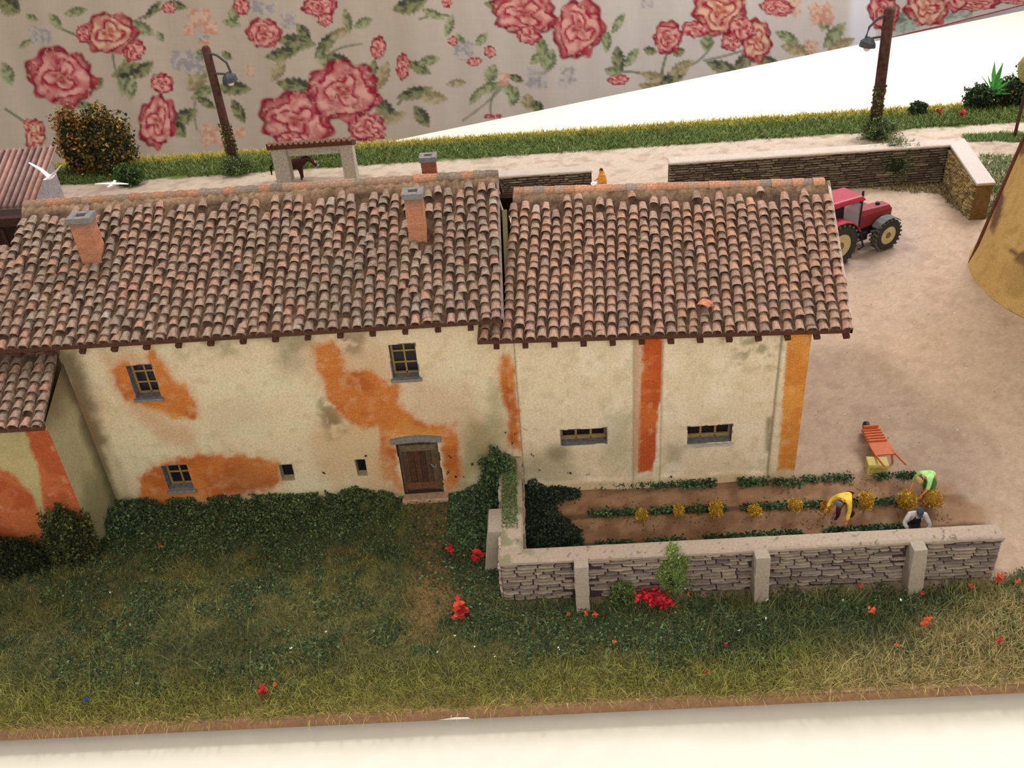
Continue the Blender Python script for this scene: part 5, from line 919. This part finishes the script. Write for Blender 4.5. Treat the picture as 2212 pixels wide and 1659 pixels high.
for (a_, c_, r, lb) in ((1980, 226, (.5, .4, .45), 'tiny dark green bush on the back verge right of the lamp pole'), (2110, 212, (1.0, .7, .8), 'dark bush under the bright green palm leaves'), (2172, 205, (1.2, .8, 1.0), 'dark green bush at the right end of the back verge'), (2212, 200, (1.0, .7, 1.5), 'dark olive shrub at the far right edge')):
    q = G(a_, c_+22); bush('dark_bush', (q[0], min(q[1], 57.6), 0), r, 1800, [(44, 62, 40), (34, 48, 32), (60, 82, 50), (84, 92, 50)], lb, 'bush', size=.16)
q = G(2128, 228); t = thing('palm_plant', (q[0], 57.2, .9), 0, 'bright green spiky palm-leaved plant on the back verge', 'plant')
for k in range(14):
    a_ = math.pi*(k/13)*1.15-.25; ln = random.uniform(1.1, 2.0) if abs(a_-1.4) < .9 else 1.0; dx_, dz_ = math.cos(a_)*ln, abs(math.sin(a_))*ln*1.0; w_ = .07; yy = random.uniform(-.4, .1)
    b = MB(); b.add([(0, 0, 0), (dx_*.5-dz_*.08, yy*.5, dz_*.55+w_), (dx_, yy, dz_), (dx_*.5+dz_*.08, yy*.5, dz_*.55-w_)], [(0, 1, 2, 3)]); o = b.build('leaf', cm('bright_leaf', 96, 196, 92) if k % 3 else cm('mid_leaf', 76, 160, 80), t); s2 = o.modifiers.new('s', 'SOLIDIFY'); s2.thickness = .02
MB().tube([(0, 0, -.9), (0, 0, .05)], .06, 6).build('stem', cm('twig_brown', 80, 60, 40), t)
q = VY(2222, 147, 52); t = thing('round_tree', (q[0]+.1, 52, 0), 0, 'round olive-green topiary ball on a stem cut by the right edge', 'tree'); MB().ball((0, 0, q[2]), (.62, .62, .85), 16, 10, .03).build('crown', cm('olive_crown', 152, 148, 96, bump=.5), t, smooth=True); MB().tube([(0, 0, 0), (0, 0, q[2])], .09, 8).build('trunk', M['polewood'], t)
n = 40; 
# weeds in yard wall
q = G(1598, 372, .9); bush('wall_weed', (q[0], 46.25, 0), (.5, .15, .6), 300, [(130, 124, 50), (104, 108, 48)], 'yellowish weed against the yard wall above the barn ridge', 'plant', size=.1)
# ------------------------------------------------------------------ FLOWERS
fl = [(345, 1178, 7, 'o', 'small orange bloom in the grass below the left window'), (972, 1186, 15, 'r', 'red flower left of the taller red one beside the garden wall'), (1030, 1200, 22, 'r', 'tall red flower left of the garden wall arm'), (995, 1322, 27, 'm', 'big red and orange flower cluster left of the garden wall corner'), (568, 1492, 15, 'r', 'crimson flower near the front board edge at the left'), (594, 1478, 8, 'o', 'tiny orange flower beside the crimson one at the front edge'),
    (1228, 1325, 8, 'o', 'small orange flower just left of the first buttress foot'), (1266, 1324, 8, 'o', 'small red flower under the first buttress'), (1286, 1328, 10, 'o', 'orange double flower right of the first buttress foot'), (1325, 1288, 9, 'r', 'small red flower at the wall foot left of the red mass'), (1482, 1262, 7, 'o', 'small red flower on the wall face right of the weed tuft'), (1328, 1386, 8, 'o', 'thin orange flower below the wall in the grass'),
    (1858, 1265, 9, 'o', 'orange flower at the wall foot left of the last buttress'), (1990, 1282, 9, 'r', 'red flower at the foot of the last buttress'), (1885, 1320, 12, 'o', 'orange double flower below the wall right part'), (1998, 1345, 14, 'o', 'lower cluster of orange flowers near the straw grass'), (2010, 1335, 9, 'o', 'upper orange flower over the orange cluster near the straw grass'), (2157, 1250, 15, 'o', 'tall orange-red flower spike past the right end of the wall'), (2097, 1264, 9, 'o', 'orange flower just before the right end of the wall'), (2198, 1258, 9, 'o', 'orange flower at the right edge of the photo'),
    (2160, 1385, 10, 'r', 'bright red flower in the straw at the lower right'), (1935, 1392, 7, 'o', 'faded small orange flower in the long grass'), (1525, 1452, 8, 'r', 'small red flower in the grass near the front edge'), (1567, 1391, 7, 'p', 'crimson tiny flower in the dark grass'), (187, 1512, 9, 'b', 'small blue flower at the front left'), (2078, 244, 12, 'r', 'red blooms on the back verge under the palm'), (2030, 240, 10, 'r', 'red blooms on the back verge left of the palm')]
FC = dict(o=[(206, 84, 54), (216, 98, 62)], r=[(180, 40, 46), (192, 54, 52)], m=[(186, 40, 48), (206, 80, 54)], p=[(170, 40, 64)], b=[(50, 84, 150)])
for a_, c_, r, k, lb in fl:
    z = .28 if c_ > 300 else .7; q = G(a_, c_, z)
    if k == 'r' and a_ == 1137: z = .9; q = VY(a_, c_, YF-.2); z = q[2]
    if 18.85 < q[1] < 19.5 and q[0] > -1.5: q[1] = 18.6
    s = r*q[1]**0*np.linalg.norm(q-CP)/F; nn = max(10, int(r*2.4)); t = thing('flower', (q[0], q[1], 0), 0, lb, 'flower'); P = rng.normal(size=(nn, 3))*[s*.22, s*.18, s*.3*(1.5 if r > 13 else 1)]+[0, 0, z]
    flakes('bloom', P, s*.62, pal(nn, FC[k], None, .08), t, up=.8); MB().tube([(0, 0, 0), (.01, 0, z)], .012, 5).build('stem', cm('green_stem', 80, 104, 54), t)
q = G(1412, 1300, .3); t = thing('flower_clump', (2.75, 18.35, 0), 0, 'large mass of scarlet flowers against the garden wall foot', 'flower')
P = rng.normal(size=(420, 3))*[.22, .1, .09]; P[:, 2] = P[:, 2]+.46-P[:, 0]*.45; P[:, 2] = np.maximum(P[:, 2], .05); o = flakes('bloom', P, .13, pal(420, [(180, 30, 46), (160, 26, 42), (194, 46, 52)], None, .08), t, up=.6); o['kind'] = 'stuff'
P = rng.normal(size=(260, 3))*[.3, .15, .04]+[.1, -.05, .05]; o = strands('twigs', P, .4, .015, .7, pal(260, [(150, 124, 84), (110, 100, 64)]), parent=t); o['kind'] = 'stuff'
# white petals and dots in the meadow
P = np.array([G(a_, c_, .3) for a_, c_ in ((983, 1373), (1067, 1417), (1022, 1397), (1598, 1362), (1655, 1335), (1656, 1294), (410, 1115), (332, 1112), (627, 1402), (240, 1277), (945, 1408), (1822, 1298), (1945, 1293), (706, 1366), (1208, 1400))]); P = np.repeat(P, 3, 0)+rng.normal(size=(45, 3))*.02; o = flakes('white_petals', P, .06, pal(45, [(226, 226, 214), (206, 210, 190)]), up=1); tag(o, 'scattered tiny white petals in the meadow', 'petals', kind='stuff')
# small stones on yard
n = 260; x = rng.uniform(9, 19, n); y = rng.uniform(19, 52, n); o = flakes('yard_grit', np.stack([x, y, hgt(x, y)+.02], 1), .05, pal(n, [(120, 96, 84), (230, 214, 196), (96, 76, 70)]), up=3); tag(o, 'fine dark and pale grit on the sandy yard', 'grit', kind='stuff')
P = np.concatenate([rng.normal(size=(14, 3))*.03+bat(.44, .62)+[0, 0, .14], rng.normal(size=(8, 3))*.03+bat(.33, .35)+[0, 0, .14]]); o = flakes('moss_tuft', P, .06, pal(22, [(50, 130, 60), (70, 150, 70)]), up=1); tag(o, 'tiny bright green moss specks on the barn roof', 'moss', kind='stuff')
# ------------------------------------------------------------------ FABRIC
ROSE = [(132, 165, 78, 66, 0), (237, 70, 58, 50, 1), (290, 108, 25, 24, 0), (180, 73, 17, 18, 0), (350, 180, 25, 24, 0), (340, 262, 40, 62, 0), (76, 292, 24, 33, 1), (142, 258, 28, 15, 0), (570, 70, 37, 36, 0), (817, 103, 17, 27, 0), (870, 143, 16, 28, 0), (640, 258, 84, 62, 0), (742, 196, 76, 74, 0), (792, 275, 42, 32, 0), (365, 18, 17, 12, 0), (522, 12, 18, 22, 0), (690, 14, 38, 24, 0), (703, 42, 18, 15, 0), (1132, 28, 76, 50, 0), (1142, 76, 26, 22, 0), (1248, 62, 56, 70, 0), (1442, 80, 33, 36, 0), (1553, 22, 62, 56, 1), (1500, 62, 30, 20, 0), (1580, 88, 26, 22, 0), (1634, 88, 38, 46, 1), (1678, 16, 36, 20, 0), (1335, 172, 23, 13, 0), (1025, 133, 17, 10, 0), (978, 88, 12, 10, 0), (1058, 112, 12, 14, 0), (1065, 251, 20, 6, 0), (965, 5, 12, 12, 0), (1908, 22, 36, 46, 0), (2000, 18, 46, 42, 1), (2110, 8, 50, 16, 0), (2060, -5, 30, 30, 0), (2190, 0, 40, 10, 0), (60, 270, 10, 14, 0), (625, 300, 30, 20, 0), (820, 292, 16, 8, 0), (1600, 60, 30, 30, 0)]
GREY = [(88, 75, 26, 20), (395, 128, 30, 24), (420, 140, 20, 20), (440, 85, 14, 12), (545, 12, 20, 16), (622, 42, 16, 22), (1000, 108, 22, 24), (1158, 168, 22, 26), (1225, 160, 18, 26), (1215, 182, 12, 10), (1400, 8, 18, 10), (2060, 15, 40, 22), (575, 15, 20, 14)]
PINK = [(430, 38, 24, 24), (408, 65, 12, 12), (455, 60, 14, 18), (445, 95, 12, 12), (462, 290, 34, 26), (510, 285, 24, 14), (1772, 28, 26, 26), (1752, 100, 14, 18), (1090, 170, 12, 20), (1700, 10, 30, 24), (540, 150, 10, 20)]
LEAF = [(20, 12, 22, 26, -1, 0), (70, 38, 15, 7, .3, 1), (120, 45, 20, 10, .9, 1), (165, 25, 25, 10, -.2, 1), (15, 160, 14, 26, -.4, 1), (55, 95, 18, 7, -.6, 1), (305, 60, 32, 13, .5, 1), (330, 22, 26, 8, -.8, 0), (380, 12, 24, 10, .2, 0), (345, 80, 12, 8, 1, 1), (268, 165, 14, 40, .1, 1), (275, 150, 14, 34, 1.2, 0), (310, 150, 26, 13, -.7, 0), (285, 190, 10, 26, .2, 1), (210, 180, 18, 12, -.8, 0), (185, 230, 26, 11, .3, 1), (395, 255, 34, 16, -.5, 0), (385, 280, 22, 14, .8, 0), (425, 170, 20, 32, .6, 2), (440, 200, 30, 12, -.5, 1), (505, 190, 36, 15, .05, 0), (445, 222, 24, 9, .5, 0), (515, 240, 12, 28, -.5, 0), (430, 120, 12, 14, .3, 1), (490, 120, 14, 8, .6, 0), (500, 50, 20, 8, .2, 1), (505, 30, 12, 24, .3, 1), (640, 90, 40, 17, .15, 0), (610, 115, 36, 14, -.2, 0), (655, 70, 22, 12, .9, 0), (705, 95, 38, 13, -.9, 0), (735, 72, 26, 10, -.5, 2), (750, 45, 10, 26, -.2, 1), (785, 50, 22, 11, -.4, 1), (640, 185, 42, 17, .2, 0), (600, 150, 14, 26, .5, 2), (700, 130, 12, 24, -.6, 1), (735, 130, 30, 12, .4, 0), (805, 165, 14, 34, .1, 0), (825, 165, 14, 34, .4, 2), (830, 235, 38, 16, .8, 0), (850, 255, 30, 12, -.4, 2), (905, 145, 26, 12, .5, 0), (925, 130, 24, 11, -.2, 1), (895, 200, 38, 13, -.3, 0), (935, 210, 30, 14, .1, 2), (910, 250, 14, 26, -.6, 0), (885, 10, 36, 18, -.3, 0), (935, 30, 26, 9, .4, 1), (970, 55, 10, 24, .3, 1), (990, 90, 14, 16, 0, 1), (1040, 85, 18, 10, -.8, 1), (985, 180, 22, 9, -.1, 2), (1030, 205, 26, 9, -.9, 1), (1060, 160, 14, 22, .4, 1), (1055, 190, 26, 11, -.4, 1), (1100, 195, 28, 11, .8, 1), (1110, 210, 12, 22, .3, 1), (1115, 170, 18, 8, .3, 0), (1140, 220, 14, 18, 0, 2), (1160, 230, 16, 12, .8, 0), (1170, 105, 12, 30, -.2, 1), (1185, 130, 14, 26, .3, 1), (1160, 125, 18, 10, -.8, 1), (1070, 12, 24, 10, .2, 0), (1300, 75, 12, 26, -.5, 1), (1335, 50, 26, 9, -1., 1), (1310, 90, 10, 22, .1, 1), (1335, 130, 14, 30, -.1, 0), (1365, 125, 24, 11, -.9, 1), (1322, 155, 18, 10, .3, 1), (1420, 170, 36, 13, .3, 2), (1455, 165, 32, 13, -.5, 0), (1470, 145, 30, 12, -.5, 2), (1410, 190, 30, 10, .2, 2), (1405, 110, 14, 9, .2, 0), (1465, 112, 14, 9, -.5, 0), (1540, 55, 20, 22, .6, 0), (1525, 90, 14, 18, .2, 1), (1560, 145, 36, 14, .3, 0), (1610, 130, 34, 15, -.6, 0), (1650, 130, 34, 12, .2, 0), (1590, 165, 30, 9, -.2, 2), (1700, 80, 26, 11, .4, 1), (1715, 105, 28, 13, .2, 2), (1745, 105, 14, 16, .3, 0), (1800, 75, 34, 14, -.9, 1), (1815, 95, 30, 12, -.4, 2), (1780, 45, 14, 22, .3, 1), (1960, 45, 36, 24, -.5, 3), (2035, 30, 30, 14, .2, 3), (2080, 20, 26, 18, .8, 3)]
STEM = [((60, 270), (35, 250), (12, 235)), ((245, 115), (245, 150), (272, 200)), ((425, 280), (410, 215), (440, 175)), ((120, 55), (150, 70), (175, 78)), ((520, 185), (470, 190), (430, 205)), ((700, 130), (720, 100), (780, 95)), ((1000, 260), (1050, 225), (1085, 190)), ((1060, 245), (1055, 200), (1090, 180)), ((890, 190), (870, 210), (860, 225)), ((1540, 90), (1520, 130), (1480, 145)), ((1440, 115), (1430, 145), (1430, 160)), ((905, 40), (950, 25), (970, 35)), ((1345, 155), (1380, 155), (1400, 165)), ((1600, 110), (1570, 118), (1520, 130)), ((1780, 50), (1800, 80), (1790, 110)), ((350, 20), (320, 30), (300, 40)), ((1170, 90), (1165, 110), (1170, 140))]
def fabric_cols(px, py, red=1.0):
    n = fbm(px*.02, py*.02, 3); wv = (vn(px*.35, py*.05)+vn(px*.05, py*.35)-1)*.5
    c = mix(np.tile(LA(188, 172, 156), (len(px), 1)), LA(200, 190, 184), sm(600, 1600, px))*(1+.10*wv[:, None])  # cloth brightens rightward: window light painted into the base colour
    c = mix(c, LA(222, 218, 226), bl(px, py, 1865, 60, 34, 120, .35)); n1 = fbm(px*.06, py*.06, 3); n2 = fbm(px*.14+50, py*.14, 2)  # pale patch paints the lit plain cloth of the fold
    def win(cx, cy, r): return np.nonzero((np.abs(px-cx) < r) & (np.abs(py-cy) < r))[0]
    for (a, m_, e) in STEM:
        for t in np.linspace(0, 1, 26):
            x_ = a[0]*(1-t)**2+2*m_[0]*t*(1-t)+e[0]*t*t; y_ = a[1]*(1-t)**2+2*m_[1]*t*(1-t)+e[1]*t*t; k = win(x_, y_, 6); c[k] = mix(c[k], LA(112, 116, 88), (1-sm(1.5, 4, np.hypot(px[k]-x_, py[k]-y_)))*.7)
    for (cx, cy, ln, wd_, an, tn) in LEAF:
        ln *= 1.12; wd_ *= 1.12
        if ln < wd_: ln, wd_, an = wd_, ln, an+1.57
        k = win(cx, cy, ln*1.2)
        if not len(k): continue
        u = ((px[k]-cx)*math.cos(an)+(py[k]-cy)*math.sin(an))/ln; v = (-(px[k]-cx)*math.sin(an)+(py[k]-cy)*math.cos(an))/wd_
        s = (1-u*u)*(1+.12*np.sin(u*22))-np.abs(v); m_ = sm(-.1, .2, s)*(np.abs(u) < 1.03)
        dk = [(46, 56, 40), (90, 102, 68), (130, 118, 84), (90, 116, 98)][tn]; lt = [(136, 138, 96), (160, 164, 124), (180, 164, 130), (168, 182, 168)][tn]
        t_ = sm(-.6, .7, v*.8+.6*np.sin(u*9+np.abs(v)*5)*.6+(n2[k]-.5)*1.4); cc = mix(np.tile(LA(*dk), (len(k), 1)), LA(*lt), t_); cc = mix(cc, LA(*lt), (np.abs(v) < .08)*.6); c[k] = mix(c[k], cc, m_*.92)
    for lst, a_, b_ in ((GREY, (150, 148, 152), (186, 180, 178)), (PINK, (196, 140, 124), (214, 180, 158))):
        for (cx, cy, rx, ry) in lst:
            for (ox, oy) in ((-.5, -.35), (.5, -.35), (0, .1), (-.45, .5), (.5, .5)):
                x_, y_ = cx+ox*rx, cy+oy*ry; r = min(rx, ry)*.55; k = win(x_, y_, r*1.5)
                if not len(k): continue
                d_ = np.hypot(px[k]-x_, py[k]-y_)/r; th = np.arctan2(py[k]-y_, px[k]-x_); m_ = 1-sm(.8, 1.1, d_*(1+.2*np.sin(th*5+cx))); cc = mix(np.tile(LA(*a_), (len(k), 1)), LA(*b_), sm(.35, .65, n2[k])); cc = mix(cc, LA(196, 140, 70), 1-sm(.1, .3, d_)); c[k] = mix(c[k], cc, m_*.85)
    for i, (cx, cy, rx, ry, tn) in enumerate(ROSE):
        k = win(cx, cy, max(rx, ry)*1.3)
        if not len(k): continue
        u, v = (px[k]-cx)/rx, (py[k]-cy)/ry; r = np.hypot(u, v); th = np.arctan2(v, u); eg = 1+.06*np.sin(th*6+i)+.05*np.sin(th*11+i*2)+.08*np.sin(th*2+i*1.7)
        m_ = 1-sm(.92, 1.02, r/eg); big = rx > 30; fr = 2.6 if big else 1.4
        ring = r*fr+.35*np.sin(th*3+r*5+i)+.9*(n1[k]-.5); fr_ = ring-np.floor(ring); sh_ = sm(.0, .55, fr_)*(1-sm(.8, 1.0, fr_)); pet = .5+.5*np.sin(th*5+np.floor(ring)*2.1+i+(n1[k]-.5)*4)
        dk = LA(118, 14, 38); md = LA(164, 44, 64); lt = LA(224, 162, 152) if tn == 0 else LA(222, 180, 152)
        cc = mix(np.tile(md, (len(k), 1)), lt, np.clip(sh_*(.45+.65*pet)*(1.15-sm(.6, 1.05, r)*.8), 0, 1)); cc = mix(cc, dk, sm(.66, .95, r/eg)*.9*sm(.2, .55, pet+.3*n1[k])); cc = mix(cc, dk, (1-sm(.0, .12, fr_))*.7); cc = mix(cc, LA(160, 60, 56) if tn == 0 else LA(190, 96, 76), (1-sm(.1, .32, r))*.7*(.4+n2[k])); cc = mix(cc, LA(216, 186, 164), sm(.66, .8, n2[k])*.5)
        c[k] = mix(c[k], cc, m_)
    return c*.97
def fabric_panel(name, parent, xa, xb, yaf, ybf, st, off, fold, piping=False):
    us = np.linspace(xa, xb, int((xb-xa)/st)+1); vs = np.linspace(0, 1, 150); n3 = np.array([-FD[1], FD[0], 0]); pts = []; PX, PY = np.meshgrid(us, vs); PY = yaf(PX)*(1-PY)+ybf(PX)*PY; s = PX.shape
    d0 = np.stack([(PX.ravel()-W/2)/F, -(PY.ravel()-HH/2)/F, -np.ones(PX.size)], 1)@CM.T; q = np.array([FP[0], FP[1], 0])+n3*off; t = ((q-CP)@n3)/(d0@n3); Pp = CP+d0*t[:, None]
    sc_ = Pp[:, 0]*FD[0]+Pp[:, 1]*FD[1]; Pp = Pp+n3[None]*(fold*(np.sin(sc_*.55)+.6*np.sin(sc_*1.23+1)+.15*np.sin(sc_*3)))[:, None]
    px_, py_ = PX.ravel(), PY.ravel(); c = fabric_cols(px_, py_); nx_ = s[1]; i = np.arange((nx_-1)*(s[0]-1)); a = (i//(nx_-1))*nx_+i % (nx_-1)
    me = arr_mesh(name, Pp, np.stack([a, a+1, a+nx_+1, a+nx_], 1), M['fabric'], c, smooth=True); o = link(name, me, parent); so_ = o.modifiers.new('thick', 'SOLIDIFY'); so_.thickness = .08
    if piping: MB().tube([Pp[(s[0]-1)*nx_+k] for k in range(0, nx_, 3)], .10, 6).build('piping', cm('red_piping', 176, 76, 84), parent)
    return o
ft = thing('floral_curtain', (0, 0, 0), 0, 'cream linen curtain printed with large red roses hanging behind the table', 'curtain')
fabric_panel('cloth', ft, -160, 1893, lambda x: -70+0*x, lambda x: 420-.02*x, 3.2, 0, .12)
MB().tube([fab(-200, -75), fab(1900, -75)], .25, 8).build('curtain_rail', M['lampmetal'], ft)
ft2 = thing('floral_curtain', (0, 0, 0), 0, 'second rose-printed curtain with red piped hem at the upper right', 'curtain')
fabric_panel('cloth', ft2, 1878, 2330, lambda x: -70+0*x, lambda x: 92-(x-1878)*.2466, 3.2, 1.6, .06, piping=True)
MB().tube([fab(1870, -75, 1.6), fab(2400, -75, 1.6)], .25, 8).build('curtain_rail', M['lampmetal'], ft2)
print('objects', len(bpy.data.objects), 'tris ~', sum(len(m_.polygons) for m_ in bpy.data.meshes))
